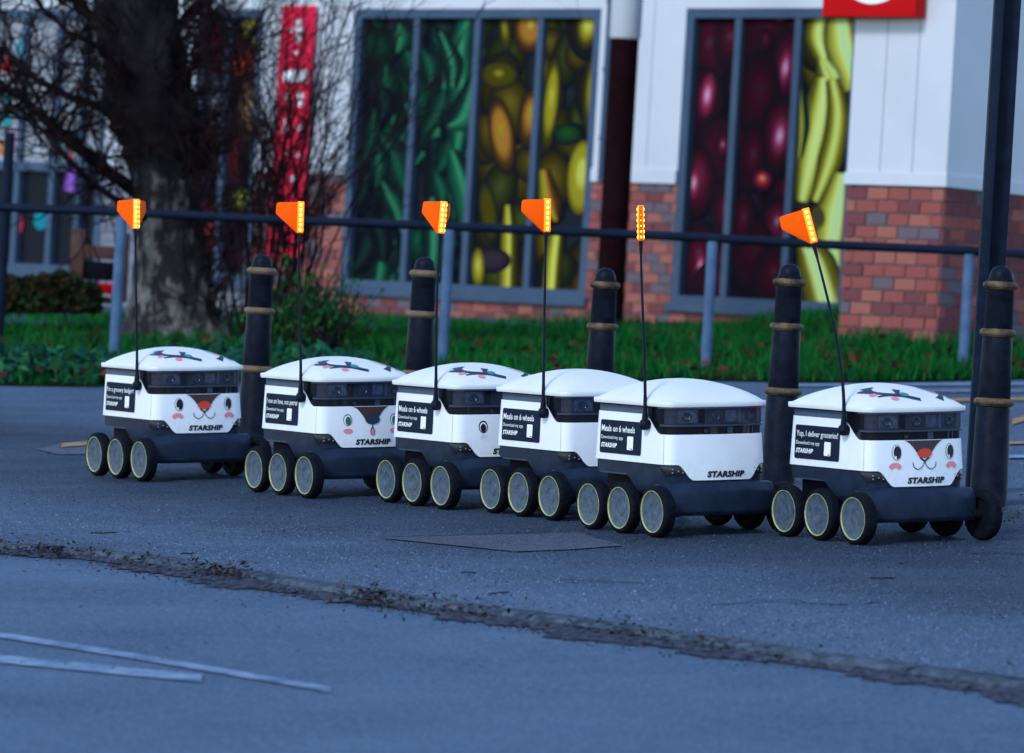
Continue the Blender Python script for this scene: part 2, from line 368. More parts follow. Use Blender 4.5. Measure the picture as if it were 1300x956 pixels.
# dirt silted up along the gutter
b = MB(); ra, rb = [], []
for s_ in np.arange(.3, cum[-1]-.3, .035):
    P = along(s_, kp); Q = along(s_, kin); dn_ = (P-Q)/KERB_W
    w_ = .07+.05*math.sin(s_*3.1)+.045*math.sin(s_*9.7+1)+random.uniform(-.04, .04)
    ra.append(P-dn_*.01-STREET_N*(ROAD_DROP-.020)); rb.append(P+dn_*max(.02, w_)-STREET_N*(ROAD_DROP-.0035))
mid = [a*.45+c*.55+STREET_N*random.uniform(-.004, .004) for a, c in zip(ra, rb)]
b.loft([ra, mid, rb], False); o = b.build('gutter_dirt', 'dirt'); tag(o, 'dark silt gathered in the gutter along the kerb', 'dirt', kind='stuff')
if o.data.polygons[0].normal.z < 0: o.data.flip_normals()
# worn lines on the road and on the yard
def strip(name, pts, th, m, lift, base=-ROAD_DROP, parent=None):
    up = [gp(u, v, base) for u, v in pts]; dn = [gp(u, v+(th if np.isscalar(th) else th[i]), base) for i, (u, v) in enumerate(pts)]
    b = MB(); b.loft([[p+STREET_N*lift for p in up], [p+STREET_N*lift for p in dn]], False)
    o = b.build(name, m, parent)
    if o.data.polygons[0].normal.z < 0: o.data.flip_normals()
    return tag(o, kind='structure')
strip('road_line', [(-60, 794), (0, 804), (120, 823), (240, 843), (340, 860), (420, 874)], 7, 'whiteline', .004)
strip('road_line', [(-60, 827), (0, 833), (130, 846), (256, 858)], 10, 'whiteline', .004)
for pts, th, m in [([(1000, 489), (1320, 487)], 3, 'whiteline'), ([(1060, 497), (1320, 497)], 2, 'whiteline'), ([(1185, 508), (1255, 506), (1330, 506)], 4, 'yellowline'),
                   ([(1285, 534), (1330, 520)], 7, 'yellowline'), ([(1270, 563), (1330, 562)], 3, 'yellowline'), ([(1270, 580), (1330, 579)], 4, 'whiteline'), ([(78, 565), (112, 562)], 5, 'yellowline')]:
    strip('yard_line', pts, th, m, .0085, 0.0)
o = sheet('repair_patch', [gp(*p) for p in [(485, 684.5), (600, 681), (735, 677.5), (790, 694), (720, 699), (655, 701.5)]], 'cover', .004, kind='structure')
o = sheet('repair_patch', [gp(*p) for p in [(45, 571), (75, 565), (130, 560), (160, 570), (125, 577), (75, 578)]], 'cover', .004, kind='structure')
# ================================================================ GRASS BANK
def edge_v(u): return 490-6*u/1300+2.0*math.sin(u*.013)
def lift_at(u, D, De): return .015+(.03+.15*smooth((u-960)/160)*smooth((1290-u)/80)-.08*smooth((D-36)/5)*smooth((980-u)/60))*smooth((D-De)/4.5)+.03*math.sin(u*.017+D*.9)*smooth((D-De)/2)
def grass_pt(u, D):
    De = FPX/(SC[0]+SC[1]*u+SC[2]*edge_v(u))
    v = (FPX/D-SC[0]-SC[1]*u)/SC[2]
    return px(u, v, D)+STREET_N*lift_at(u, D, De), De
us = np.linspace(-500, 1900, 70); fr = np.linspace(0, 1, 16)**1.3
rings = []
for f_ in fr:
    row = []
    for u in us:
        De = FPX/(SC[0]+SC[1]*u+SC[2]*edge_v(u)); row.append(grass_pt(u, De+(50-De)*f_)[0])
    rings.append(row)
skirt = [p-STREET_N*.06 for p in rings[0]]
b = MB(); b.loft([skirt]+rings, False); gb = b.build('grass_bank', 'soil', smooth=True); tag(gb, kind='structure')
if gb.data.polygons[200].normal.z < 0: gb.data.flip_normals()
def blades(n, u0, u1, d0, d1, h, w, cols, b, pat=0.0):
    for _ in range(n):
        u = random.uniform(u0, u1); De = FPX/(SC[0]+SC[1]*u+SC[2]*edge_v(u))
        a = 1/(De+d0); c = 1/(De+d1); D = 1/random.uniform(c, a)
        P, _d = grass_pt(u, D)
        pn = math.sin(u*.031+1.3*D)+math.sin(u*.011-2.1*D+1)
        hh = random.uniform(*h)*(1+.25*pn); an = random.uniform(0, 6.28); ww = w*random.uniform(.6, 1.3)
        s = np.array([math.cos(an)*ww, math.sin(an)*ww, 0]); lean = np.array([random.gauss(0, .35)*hh, random.gauss(0, .35)*hh, hh])
        col = np.array(cols[int(random.random()**1.2*len(cols))])*random.uniform(.7, 1.25)
        if pat and pn < -pat: col = col*.6+np.array((.012, .006, .003))
        b.add([P-s, P+s, P+lean], [(0, 1, 2)], [col*.85, col*.85, col*1.1])
gb_ = MB()
G = [(.005, .072, .018), (.006, .100, .018), (.004, .052, .020), (.010, .135, .016), (.022, .085, .016), (.012, .062, .016)]
blades(52000, -60, 1360, .0, 15, (.04, .12), .010, G, gb_, 1.2)
tag(gb_.build('grass', 'grass'), 'short green grass growing on the bank in front of the shop', 'grass', kind='stuff')
def leaf_quads(b, pts, size, cols, flat=0.0):
    for P in pts:
        a = RNG.normal(size=3); a[2] *= (1-flat); a /= np.linalg.norm(a)+1e-9; c = np.cross(a, RNG.normal(size=3)*(1, 1, 1-flat)+(0, 0, flat*.2)); c /= np.linalg.norm(c)+1e-9
        s = size*random.uniform(.6, 1.4); col = np.array(random.choice(cols))*random.uniform(.65, 1.3)
        b.add([P-a*s, P+c*s*.45, P+a*s, P-c*s*.45], [(0, 1, 2, 3)], [col]*4)
# ground cover with broad blue-green leaves at the foot of the tree, and fallen leaves on the grass
b = MB(); pts = []
for _ in range(520):
    u = random.choice([random.uniform(-40, 150), random.uniform(150, 470)]); De = grass_pt(u, 30)[1]; P, _d = grass_pt(u, De+random.uniform(.1, 2.2)); hgt = random.uniform(.03, .16)
    for k in range(7): pts.append(P+np.array([random.gauss(0, .06), random.gauss(0, .06), random.uniform(0, hgt)]))
leaf_quads(b, pts, .05, [(.010, .062, .042), (.014, .085, .05), (.008, .045, .03), (.02, .09, .03)])
tag(b.build('ground_cover', 'leaf'), 'broad bluish green ground cover leaves below the tree', 'ground cover', kind='stuff')
b = MB(); pts = []
for _ in range(420):
    u = random.uniform(-40, 1340); De = grass_pt(u, 30)[1]; P, _d = grass_pt(u, De+random.random()**1.6*7); pts.append(P+np.array([0, 0, .05+.05*random.random()]))
leaf_quads(b, pts, .040, [(.05, .018, .010), (.08, .028, .016), (.04, .017, .014), (.03, .02, .014)], .6)
tag(b.build('fallen_leaves', 'leaf'), 'reddish brown fallen leaves lying on the grass bank', 'leaves', kind='stuff')
# ================================================================ BUILDINGS
class Wall:
    def __init__(s, u, D, slope):
        P = px(u, 300, D); s.p = np.array([P[0], P[1], 0.0]); d = np.array([1.0, slope, 0]); s.d = d/np.linalg.norm(d)
        s.n = np.array([s.d[1], -s.d[0], 0.0])
        if s.n[1] > 0: s.n = -s.n
    def at(s, u, v):
        r = ray(u, v); k = np.dot(s.p-CAM, s.n)/np.dot(r, s.n); P = CAM+r*k
        return float(np.dot(P-s.p, s.d)), float(P[2])
    def T(s, t, o, z): return s.p+s.d*t+s.n*o+np.array([0, 0, z])
    def mb(s): return MB()
    def box(s, b, t0, t1, o0, o1, z0, z1): b.box((t0, o0, z0), (t1, o1, z1), s.T)
def brick_mesh(m):
    b = MB(); b.box((0, 0, 0), (1, 1, 1)); me = b.mesh('brick', m); return me
BM = [brick_mesh(m) for m in BR]
ROWH, BRL, JOINT = 0.0905, 0.186, 0.011
def lay(wall, parent, t0, t1, ztop, rows, dark=0.0, weights=(5, 4, 3, 3), depth=.05):
    cnt = 0
    for r in range(rows):
        z = ztop-(r+1)*ROWH; t = t0-(BRL*.5 if r % 2 else 0)
        while t < t1-.02:
            a = max(t, t0); c = min(t+BRL-JOINT, t1)
            L = BRL
            if c-a > .03:
                me = random.choices(BM, weights)[0]; o = link('brick', me, parent)
                p = wall.T(a, 0, z); out = random.uniform(.004, .012); dp = depth
                x = wall.d*(c-a); y = wall.n*dp; zz = np.array([0, 0, ROWH-JOINT])
                q = p+wall.n*(out-dp)
                o.matrix_world = Matrix(((x[0], y[0], zz[0], q[0]), (x[1], y[1], zz[1], q[1]), (x[2], y[2], zz[2], q[2]), (0, 0, 0, 1))); cnt += 1
            t += L
    return cnt
MW = Wall(1060, 41.0, -.85)
# the corner block that stands forward of the shop front
CB = Wall(1196, 33.0, -.85)
RW = Wall(1196, 33.0, 1.18)
tA = lambda u, v=200: MW.at(u, v)[0]
Zs = MW.at(800, 229)[1]; ZT = MW.at(800, -60)[1]+.6
Zsill = (MW.at(445, 364)[1]+MW.at(745, 376)[1]+MW.at(870, 387)[1])/3
Zhead = (MW.at(460, 16)[1]+MW.at(745, 6)[1])/2
ZF = MW.at(700, 420)[1]-.3
shop = thing('shop_building', 'long shop front with white cladding, brick base and produce pictures in its windows', 'building', loc(MW.T(0, 0, ZF)))
inv = shop.matrix_world.inverted()
def shop_part(b, name, m, parent=None, smooth_=False):
    o = b.build(name, m, smooth=smooth_)
    o.parent = parent or shop
    return o
def fixparent(o, parent): o.parent = parent; o.matrix_parent_inverse = parent.matrix_world.inverted()
WINS = [  # left u, right u at v=200, [mullions], kind
    (-75, 132, [22, 66, 100], 'blind'), (243, 326, [281], 'red'), (441, 754, [519, 596, 676], 'green'), (862, 1150, [927, 1003, 1078], 'fruit')]
b = MB(); MW.box(b, tA(-420), tA(1140), -.45, -.13, ZF-.4, ZT); fixparent(b.build('wall', 'mortar'), shop)
edges = [(-420, -75), (132, 243), (326, 441), (754, 862)]
for u0, u1 in edges:
    b = MB(); MW.box(b, tA(u0), tA(u1), -.13, .012, Zs, ZT); fixparent(b.build('cladding_panel', 'render'), shop)
    b = MB(); MW.box(b, tA(u0), tA(u1), .012, .035, Zs-.02, Zs+.10); fixparent(b.build('cladding_trim', 'render'), shop)
for w in WINS:
    b = MB(); MW.box(b, tA(w[0]), tA(w[1]), -.13, .010, Zhead, ZT); fixparent(b.build('cladding_panel', 'render'), shop)
# mortar bed behind the bricks
b = MB()
for u0, u1 in edges: MW.box(b, tA(u0), tA(u1), -.13, -.008, ZF-.4, Zs)
for w in WINS: MW.box(b, tA(w[0]), tA(w[1]), -.13, -.008, ZF-.4, Zsill-.075)
fixparent(b.build('mortar_bed', 'mortar'), shop)
grp = bpy.data.objects.new('brick_base', None)
cnt = 0
class _P: pass
def lay_shop(u0, u1, ztop, rows):
    global cnt
    before = set(COL.objects); cnt += lay(MW, None, tA(u0), tA(u1), ztop, rows, weights=(4, 5, 3, 3))
    for o in set(COL.objects)-before:
        m_ = o.matrix_world.copy(); o.parent = shop; o.matrix_parent_inverse = shop.matrix_world.inverted(); o.matrix_basis = m_
nrow = int((Zs-ZF)/ROWH)
lay_shop(754, 862, Zs-.006, 14)
lay_shop(326, 441, Zs-.006, 13)
lay_shop(441, 754, Zsill-.082, 4)
lay_shop(862, 1085, Zsill-.082, 4)
# window frames, panes and printed pictures
def window(w):
    u0, u1, mul, kind = w
    t0, t1 = tA(u0), tA(u1); zs, zh = Zsill, Zhead
    e = bpy.data.objects.new('window', None); COL.objects.link(e); e.matrix_world = loc(MW.T(t0, 0, zs)); 
    m_ = e.matrix_world.copy(); e.parent = shop; e.matrix_parent_inverse = shop.matrix_world.inverted(); e.matrix_basis = m_
    bpy.context.view_layer.update()
    b = MB(); f = .085
    MW.box(b, t0, t0+f, -.10, .004, zs, zh); MW.box(b, t1-f, t1, -.10, .004, zs, zh)
    MW.box(b, t0+f, t1-f, -.10, .003, zh-f, zh); MW.box(b, t0+f, t1-f, -.10, .003, zs, zs+f*.8)
    o = b.build('frame', 'frame'); o.parent = e; o.matrix_parent_inverse = e.matrix_world.inverted()
    b = MB(); MW.box(b, t0-.03, t1+.03, -.10, .055, zs-.075, zs-.001); o = b.build('sill', 'frame'); o.parent = e; o.matrix_parent_inverse = e.matrix_world.inverted()
    bs = [t0+f]+[tA(u) for u in mul]+[t1-f]
    for t in bs[1:-1]:
        b = MB(); MW.box(b, t-.035, t+.035, -.10, -.004, zs+f*.8, zh-f); o = b.build('mullion', 'frame'); o.parent = e; o.matrix_parent_inverse = e.matrix_world.inverted()
    for i in range(len(bs)-1):
        b = MB(); MW.box(b, bs[i], bs[i+1], -.085, -.072, zs+f*.5, zh-f*.5); o = b.build('pane', 'glass'); o.parent = e; o.matrix_parent_inverse = e.matrix_world.inverted()
    return e, bs
wobj = [window(w) for w in WINS]
LAY = [0.0]
def pic(e, b, name='printed_picture'):
    o = b.build(name, 'poster'); o.parent = e; o.matrix_parent_inverse = e.matrix_world.inverted(); return o
def zlay(): LAY[0] += .0005; return -.071+LAY[0]
def ell(b, u, v, ru, rv, ang, cols, hi=(0, -.2)):      # printed fruit: rings of print colour from a pale heart to a dark edge
    o = zlay(); n = 28; k = len(cols); vs, cs, fs = [], [], []
    ca, sa = math.cos(math.radians(ang)), math.sin(math.radians(ang))
    for i in range(k):
        r = i/(k-1)
        for j in range(n):
            q = 2*math.pi*j/n; x = r*ru*math.cos(q)+hi[0]*ru*(1-r); y = r*rv*math.sin(q)+hi[1]*rv*(1-r)
            t, z = MW.at(u+x*ca-y*sa, v+x*sa+y*ca); vs.append(MW.T(t, o, z)); cs.append(cols[i])
    for i in range(k-1):
        for j in range(n): fs.append((i*n+j, i*n+(j+1) % n, (i+1)*n+(j+1) % n, (i+1)*n+j))
    b.add(vs, fs, [tuple(c*.85 for c in q_) for q_ in cs])
def rib(b, pts, wd, cols_, k_=1.0):                              # printed leaf or banana: a band with colour running across it
    cols = (DK, tuple(c*.55 for c in cols_[0]))+tuple(cols_)+(tuple(c*.55 for c in cols_[-1]), DK); wd = [w*1.5*k_*(1.02 if cols_[0] == Bd or cols_[0] == Bm else 1) for w in wd]
    o = zlay(); pts = np.array(pts, float); t = np.linspace(0, len(pts)-1, 22); 
    P = np.c_[np.interp(t, range(len(pts)), pts[:, 0]), np.interp(t, range(len(pts)), pts[:, 1])]
    for _ in range(14): P[1:-1] = (P[:-2]+2*P[1:-1]+P[2:])/4
    ws = np.interp(t, np.linspace(0, len(pts)-1, len(wd)), wd); d = np.gradient(P, axis=0); d /= np.linalg.norm(d, axis=1)[:, None]; nn = np.c_[-d[:, 1], d[:, 0]]
    k = len(cols); vs, cs, fs = [], [], []
    for i in range(len(P)):
        for j in range(k):
            q = P[i]+nn[i]*ws[i]*(j/(k-1)-.5); tt, z = MW.at(*q); vs.append(MW.T(tt, o, z)); cs.append(cols[j])
    for i in range(len(P)-1):
        for j in range(k-1): a = i*k+j; fs.append((a, a+1, a+k+1, a+k))
    b.add(vs, fs, cs)
DK = (.005, .007, .013)
def C(*a): return a
Gd, Gm, Gl = (.005, .026, .018), (.009, .085, .042), (.030, .20, .095)
Yd, Ym, Yl = (.06, .05, .004), (.30, .26, .015), (.52, .52, .08)
Od, Om = (.07, .028, .006), (.34, .15, .02)
Bd, Bm, Bl, Bg = (.12, .11, .01), (.36, .37, .04), (.48, .58, .17), (.36, .55, .26)
def clip_between(b, t0, t1):
    for i, p in enumerate(b.v):
        t = float(np.dot(np.array(p)-MW.p, MW.d)); tc = max(t0, min(t1, t)); z = max(Zsill+.07, min(Zhead-.087, p[2]))
        b.v[i] = tuple(np.array(p)+MW.d*(tc-t)+np.array([0, 0, z-p[2]]))
# --- lettuce and lemon window
e, bs = wobj[2]
rq = random.Random(21)
def filler(kind, u0, u1):
    out = []
    pal = {'g': [(.004, .030, .018), (.006, .055, .028), (.010, .085, .038), (.012, .020, .022)], 'y': [(.05, .040, .006), (.09, .065, .008), (.035, .045, .010), (.03, .022, .014)], 'r': [(.045, .006, .014), (.030, .006, .016), (.060, .009, .022), (.018, .010, .022)]}[kind]
    for k in range(26):
        c = rq.choice(pal); u = rq.uniform(u0, u1); v = rq.uniform(15, 375); ru = rq.uniform(12, 30); rv = rq.uniform(18, 50); a = rq.uniform(-25, 25)
        out.append(lambda b, c=c, u=u, v=v, ru=ru, rv=rv, a=a: ell(b, u, v, ru, rv, a, (tuple(x*1.5 for x in c), c, tuple(x*.6 for x in c), tuple(x*.3+.003 for x in c), DK)))
    return out
def panel(e, bs, i, items):
    LAY[0] = 0.0; b = MB()
    ub = [to_px(MW.T(t_, 0, (Zsill+Zhead)/2))[0] for t_ in bs]
    items = filler('g' if e is wobj[2][0] and i < 2 else 'y' if e is wobj[2][0] or i >= 2 else 'r', ub[i], ub[i+1])+list(items)
    for it in items: it(b)
    clip_between(b, bs[i]+.036, bs[i+1]-.036); pic(e, b)
rnd = random.Random(5)
def lettuce(cx, n, bright):
    out = []
    for k in range(n):
        u = cx+rnd.uniform(-30, 30); v = rnd.uniform(20, 345); L = rnd.uniform(30, 80); a = rnd.uniform(-.6, .6); w = rnd.uniform(14, 32)
        cs = rnd.choice([(Gd, Gm, Gd), (Gd, Gm, tuple(c*bright for c in Gl), Gd), (DK, Gd, DK), (Gd, tuple(c*bright for c in Gm), Gd)])
        out.append(lambda b, u=u, v=v, L=L, a=a, w=w, cs=cs: rib(b, [(u, v), (u+a*L*.5+6, v+L*.5), (u+a*L, v+L)], [3, w, w*.8, 4], cs))
    return out
panel(e, bs, 0, lettuce(490, 34, .8))
panel(e, bs, 1, lettuce(560, 24, .8)+[lambda b: rib(b, [(592, 20), (580, 70), (590, 130), (575, 200)], [18, 26, 30, 10], (Gd, Gm, Gl, Gm)), lambda b: rib(b, [(600, 90), (585, 150), (565, 160)], [8, 30, 6], (Gm, Gl, Gd)),
      lambda b: rib(b, [(555, 40), (572, 80), (570, 110)], [8, 20, 10], (Gd, Gl, Gd)), lambda b: rib(b, [(570, 190), (580, 220), (592, 260), (585, 300)], [8, 24, 26, 6], (Gd, Gl, Gm)), lambda b: rib(b, [(545, 250), (550, 300), (545, 350)], [10, 26, 14], (Gd, Gm, Gl, Gd))])
panel(e, bs, 2, [lambda b: ell(b, 668, 35, 22, 34, 5, (Yl, Om, Om, Od, DK)), lambda b: ell(b, 636, 40, 8, 28, -5, (Ym, Yd, DK)), lambda b: ell(b, 628, 95, 26, 18, 0, (Ym, Yd, Yd, DK)), lambda b: ell(b, 632, 172, 17, 50, -8, (Ym, Om, Om, Od, DK)),
      lambda b: ell(b, 668, 150, 16, 40, 5, (Ym, Om, Od, DK)), lambda b: ell(b, 615, 270, 12, 42, -8, (Yd, Yd, DK)), lambda b: rib(b, [(640, 260), (642, 300), (640, 365)], [6, 15, 16], (Yd, Yl, Ym)), lambda b: ell(b, 620, 330, 24, 16, 0, ((.04, .025, .03), (.03, .02, .03), DK)), lambda b: ell(b, 602, 340, 8, 26, 0, (Yl, Ym, Yd))])
panel(e, bs, 3, [lambda b: ell(b, 741, 32, 15, 32, 8, (Yl, Yl, Ym, Yd, DK)), lambda b: ell(b, 694, 132, 11, 64, 6, (Yl, Ym, Ym, Yd, DK)), lambda b: ell(b, 748, 120, 14, 55, 4, (Ym, Ym, Yd, DK)), lambda b: ell(b, 715, 170, 20, 14, 0, ((.012, .08, .012), (.01, .04, .01), DK)),
      lambda b: ell(b, 733, 225, 18, 48, 4, (Yl, Yl, Ym, Ym, Yd)), lambda b: rib(b, [(686, 215), (694, 260), (702, 280)], [10, 22, 4], (Od, Om, Ym)), lambda b: rib(b, [(703, 290), (698, 330), (695, 368)], [12, 16, 16], (Yd, Yl, Yl, Ym)), lambda b: ell(b, 740, 320, 10, 45, 3, (Ym, Yd, DK))])
# --- cherry and banana window
e, bs = wobj[3]
Rd, Rm, Rl, Rw = (.020, .006, .011), (.085, .008, .024), (.30, .03, .085), (.62, .42, .50)
def cherry(u, v, a, c, s=1.0, hl=1.0, ang=6):
    f = .55+.6*hl
    return lambda b: ell(b, u, v, a*1.15, c*1.15, ang, (tuple(x*(.25*hl) for x in Rw), tuple(x*f*.9 for x in Rm), tuple(x*f*.75 for x in Rm), Rd, Rd, DK) if hl < .55 else (tuple(x*hl*.7 for x in Rw), tuple(x*hl*.7 for x in Rl), Rm, tuple(x*.6 for x in Rm), Rd, DK), (.1, -.15))
def chh(u, v, a, c): return lambda b: ell(b, u, v, a*1.25, c*1.1, 8, (Rw, (.50, .20, .30), Rl, (.14, .015, .04), Rm), (0, 0))
panel(e, bs, 0, [cherry(892, 60, 28, 50, hl=.25), cherry(920, 50, 16, 30, hl=.45), cherry(885, 130, 24, 42, hl=.35), chh(893, 120, 8, 26), cherry(905, 190, 26, 38, hl=.2), cherry(878, 230, 22, 42, hl=.6), chh(875, 232, 8, 20), cherry(914, 268, 15, 36, hl=.5), cherry(880, 330, 20, 46, hl=.5), chh(884, 338, 5, 18), cherry(912, 185, 8, 16, hl=.8), cherry(900, 360, 22, 26, hl=.15)])
panel(e, bs, 1, [cherry(965, 45, 28, 40, hl=.2), chh(985, 18, 7, 9), cherry(993, 85, 20, 45, hl=.6), chh(992, 85, 7, 24), cherry(958, 120, 24, 50, hl=.15), cherry(983, 172, 20, 46, hl=.8), chh(985, 172, 9, 25), cherry(950, 200, 16, 40, hl=.3), lambda b: ell(b, 963, 228, 14, 15, 0, ((.75, .30, .22), (.42, .03, .02), Rm, DK)), cherry(980, 285, 18, 32, hl=.7), cherry(950, 320, 24, 40, hl=.12), cherry(975, 350, 22, 34, hl=.25), cherry(938, 280, 14, 32, hl=.3), cherry(966, 50, 10, 14, hl=.4)])
Bd, Bm, Bl, Bg = (.12, .11, .01), (.36, .37, .04), (.48, .58, .17), (.36, .55, .26)
panel(e, bs, 2, [lambda b: rib(b, [(1040, 8), (1030, 45), (1042, 78)], [16, 24, 12], (Bd, Bl, Bl, Bm, Bd)), lambda b: rib(b, [(1062, 0), (1066, 55), (1085, 110)], [20, 34, 28], (Bd, Bl, Bg, Bl, Bm)), lambda b: rib(b, [(1038, 75), (1046, 95), (1058, 110)], [10, 22, 14], (Bl, Bm, Bl, Bd)),
      lambda b: rib(b, [(1040, 98), (1036, 140), (1022, 200), (1012, 255)], [16, 30, 30, 12], (Bm, Bl, Bl, Bm, Bd)), lambda b: rib(b, [(1052, 100), (1062, 145), (1050, 205), (1030, 255)], [12, 20, 22, 10], (Bd, Bm, Bl, Bm, Bd)), lambda b: rib(b, [(1010, 110), (1014, 160), (1010, 200)], [10, 14, 6], (Gd, Bm, Bd)),
      lambda b: rib(b, [(1066, 220), (1058, 270), (1050, 310), (1054, 390)], [16, 34, 30, 34], (Bd, Bl, Bg, Bl, Bm)), lambda b: rib(b, [(1012, 300), (1030, 330), (1048, 395)], [10, 34, 40], (Bd, Bl, Bg, Bl, Bd)), lambda b: ell(b, 1034, 276, 9, 14, 0, ((.07, .05, .04), (.05, .04, .02), (.09, .08, .01)))])
panel(e, bs, 3, [lambda b: rib(b, [(1092, 0), (1098, 120), (1090, 300)], [30, 36, 30], (Bd, Bl, Bg, Bm))])
# --- red and orange window behind the tree, and the glazed front with paper decorations
e, bs = wobj[1]
panel(e, bs, 0, [lambda b: ell(b, 262, 45, 26, 40, 0, ((.26, .012, .014), (.20, .01, .012), (.09, .006, .01), DK)), lambda b: ell(b, 255, 110, 22, 28, 0, ((.45, .10, .05), (.2, .03, .02), DK)), lambda b: ell(b, 266, 130, 14, 38, 0, ((.22, .24, .30), (.16, .16, .22), DK)), lambda b: ell(b, 262, 172, 18, 14, 0, ((.45, .16, .02), (.2, .06, .01), DK)), lambda b: ell(b, 258, 290, 18, 40, 0, ((.30, .05, .02), (.10, .01, .01), DK))])
panel(e, bs, 1, [lambda b: ell(b, 314, 35, 16, 26, 0, ((.42, .38, .06), (.2, .18, .03), DK)), lambda b: ell(b, 300, 85, 20, 36, 0, ((.42, .06, .01), (.26, .02, .01), DK)), lambda b: ell(b, 312, 140, 16, 50, 0, ((.30, .20, .10), (.16, .08, .04), DK)), lambda b: ell(b, 304, 252, 16, 16, 0, ((.35, .36, .03), (.2, .22, .03), DK)), lambda b: ell(b, 292, 200, 12, 40, 0, ((.18, .02, .01), (.08, .01, .01), DK))])
e, bs = wobj[0]
for i in range(4):
    b = MB(); z1 = MW.at(50, 205)[1]; MW.box(b, bs[i]+.036, bs[i+1]-.036, -.071, -.064, z1, Zhead-.085); o = b.build('blind', 'paleglass'); o.parent = e; o.matrix_parent_inverse = e.matrix_world.inverted()
b = MB(); z1 = MW.at(50, 208)[1]; MW.box(b, bs[0], bs[-1], -.060, -.002, z1-.07, z1+.02); o = b.build('transom', 'frame'); o.parent = e; o.matrix_parent_inverse = e.matrix_world.inverted()
for u, v, ru, rv, c in [(24, 62, 9, 14, (.02, .30, .32)), (4, 82, 9, 11, (.45, .03, .03)), (18, 100, 8, 9, (.5, .22, .24)), (3, 140, 6, 26, (.02, .30, .32)), (12, 178, 10, 12, (.5, .25, .35)), (2, 188, 8, 12, (.5, .16, .04)), (66, 185, 8, 13, (.05, .36, .36)), (72, 152, 8, 9, (.45, .35, .15)), (17, 284, 7, 13, (.55, .04, .05)), (46, 279, 9, 13, (.01, .24, .30)), (84, 200, 4, 8, (.6, .08, .10))]:
    b = MB(); LAY[0] = .012; ell(b, u, v, ru, rv, 0, (c, c, tuple(x*.7 for x in c)), (0, 0)); pic(e, b, 'paper_decoration')
# purple streamer on the wall beside the glazed front
b = MB(); 
for q, col in (((93, 212), 0),):
    LAY[0] = .10; rib(b, [(95, 205), (93, 225), (90, 243)], [6, 11, 13], ((.20, .07, .34), (.30, .13, .46), (.20, .07, .34)))
pic(wobj[0][0], b, 'paper_streamer')
# red banner on the white wall
bt0, bt1 = tA(358, 120), tA(401, 120); zb1 = MW.at(385, 8)[1]; zb0 = MW.at(370, 330)[1]
ban = thing('wall_banner', 'tall red banner with white print on the white wall between two windows', 'banner', loc(MW.T(bt0, .05, zb0)))
b = MB(); n_ = 14; rings = []
for i in range(n_+1):
    z = zb0+(zb1-zb0)*i/n_; w_ = .010*math.sin(i*1.3)
    rings.append([MW.T(bt0, .060+w_, z), MW.T(bt1, .060+w_, z), MW.T(bt1, .072+w_, z), MW.T(bt0, .072+w_, z)])
b.loft(rings, True, True, True); fixparent(b.build('banner_cloth', 'banner'), ban)
def bq(u0, v0, u1, v1):
    b = MB(); (ta, za), (tb, zb) = MW.at(u0, v0), MW.at(u1, v1); MW.box(b, ta, tb, .070, .086, zb, za); fixparent(b.build('banner_mark', 'print'), ban)
for q in [(368, 90, 398, 105), (382, 26, 390, 32), (377, 36, 393, 41), (383, 45, 389, 55), (369, 120, 377, 126), (384, 119, 394, 125), (371, 130, 377, 134), (386, 128, 391, 136), (369, 152, 375, 158), (366, 162, 372, 168), (384, 160, 391, 166), (380, 66, 386, 69), (372, 192, 378, 197), (384, 196, 390, 200), (376, 225, 388, 231)]: bq(*q)
# corner block with red sign
ct0 = CB.at(1078, 200)[0]
cb = thing('corner_block', 'white clad corner block on red brick standing forward of the shop windows', 'building', loc(CB.T(0, 0, ZF)))
Zc = (CB.at(1080, 231)[1]+CB.at(1200, 236)[1])/2; Zct = ZT+.4
Lr = 6.0
RWt = lambda t, o, z: RW.T(t, o, z)
Zcf = CB.at(1190, 470)[1]-.3
b = MB()
A0 = CB.T(ct0, -.10, 0); A1 = CB.T(-.08, -.10, 0); A2 = RW.T(Lr, -.10, 0); A3 = CB.T(ct0, -7.0, 0)
def prism(b, pts, z0, z1): b.loft([[np.array([p[0], p[1], z0]) for p in pts], [np.array([p[0], p[1], z1]) for p in pts]], True, True, True)
A2b = RW.T(Lr, -.5, 0)
prism(b, [CB.T(ct0+.05, -.012, 0), CB.T(-.010, -.012, 0), RW.T(Lr, -.012, 0), RW.T(Lr, -3, 0), CB.T(ct0+.05, -6.5, 0)], Zcf-.4, Zc)
fixparent(b.build('mortar_bed', 'mortar'), cb)
b = MB(); prism(b, [CB.T(ct0, .016, 0), CB.T(0.016, .016, 0), RW.T(Lr, .016, 0), RW.T(Lr, -3, 0), CB.T(ct0, -6.5, 0)], Zc+.001, Zct)
fixparent(b.build('cladding_panel', 'render'), cb)
b = MB(); prism(b, [CB.T(ct0-.01, .030, 0), CB.T(0.030, .030, 0), RW.T(Lr, .030, 0), RW.T(Lr, -2.9, 0), CB.T(ct0-.01, -6.4, 0)], Zc-.012, Zc+.075)
fixparent(b.build('cladding_trim', 'render'), cb)
def lay_cb(wall, t0, t1, rows, wts):
    before = set(COL.objects); k = lay(wall, None, t0, t1, Zc-.020, rows, weights=wts)
    for o in set(COL.objects)-before:
        m_ = o.matrix_world.copy(); o.parent = cb; o.matrix_parent_inverse = cb.matrix_world.inverted(); o.matrix_basis = m_
    return k
bpy.context.view_layer.update()
k1 = lay_cb(CB, ct0, -.002, 14, (6, 5, 3, 2)); k2 = lay_cb(RW, .004, 1.75, 14, (6, 1, 5, 1))
print('bricks', cnt, k1, k2)
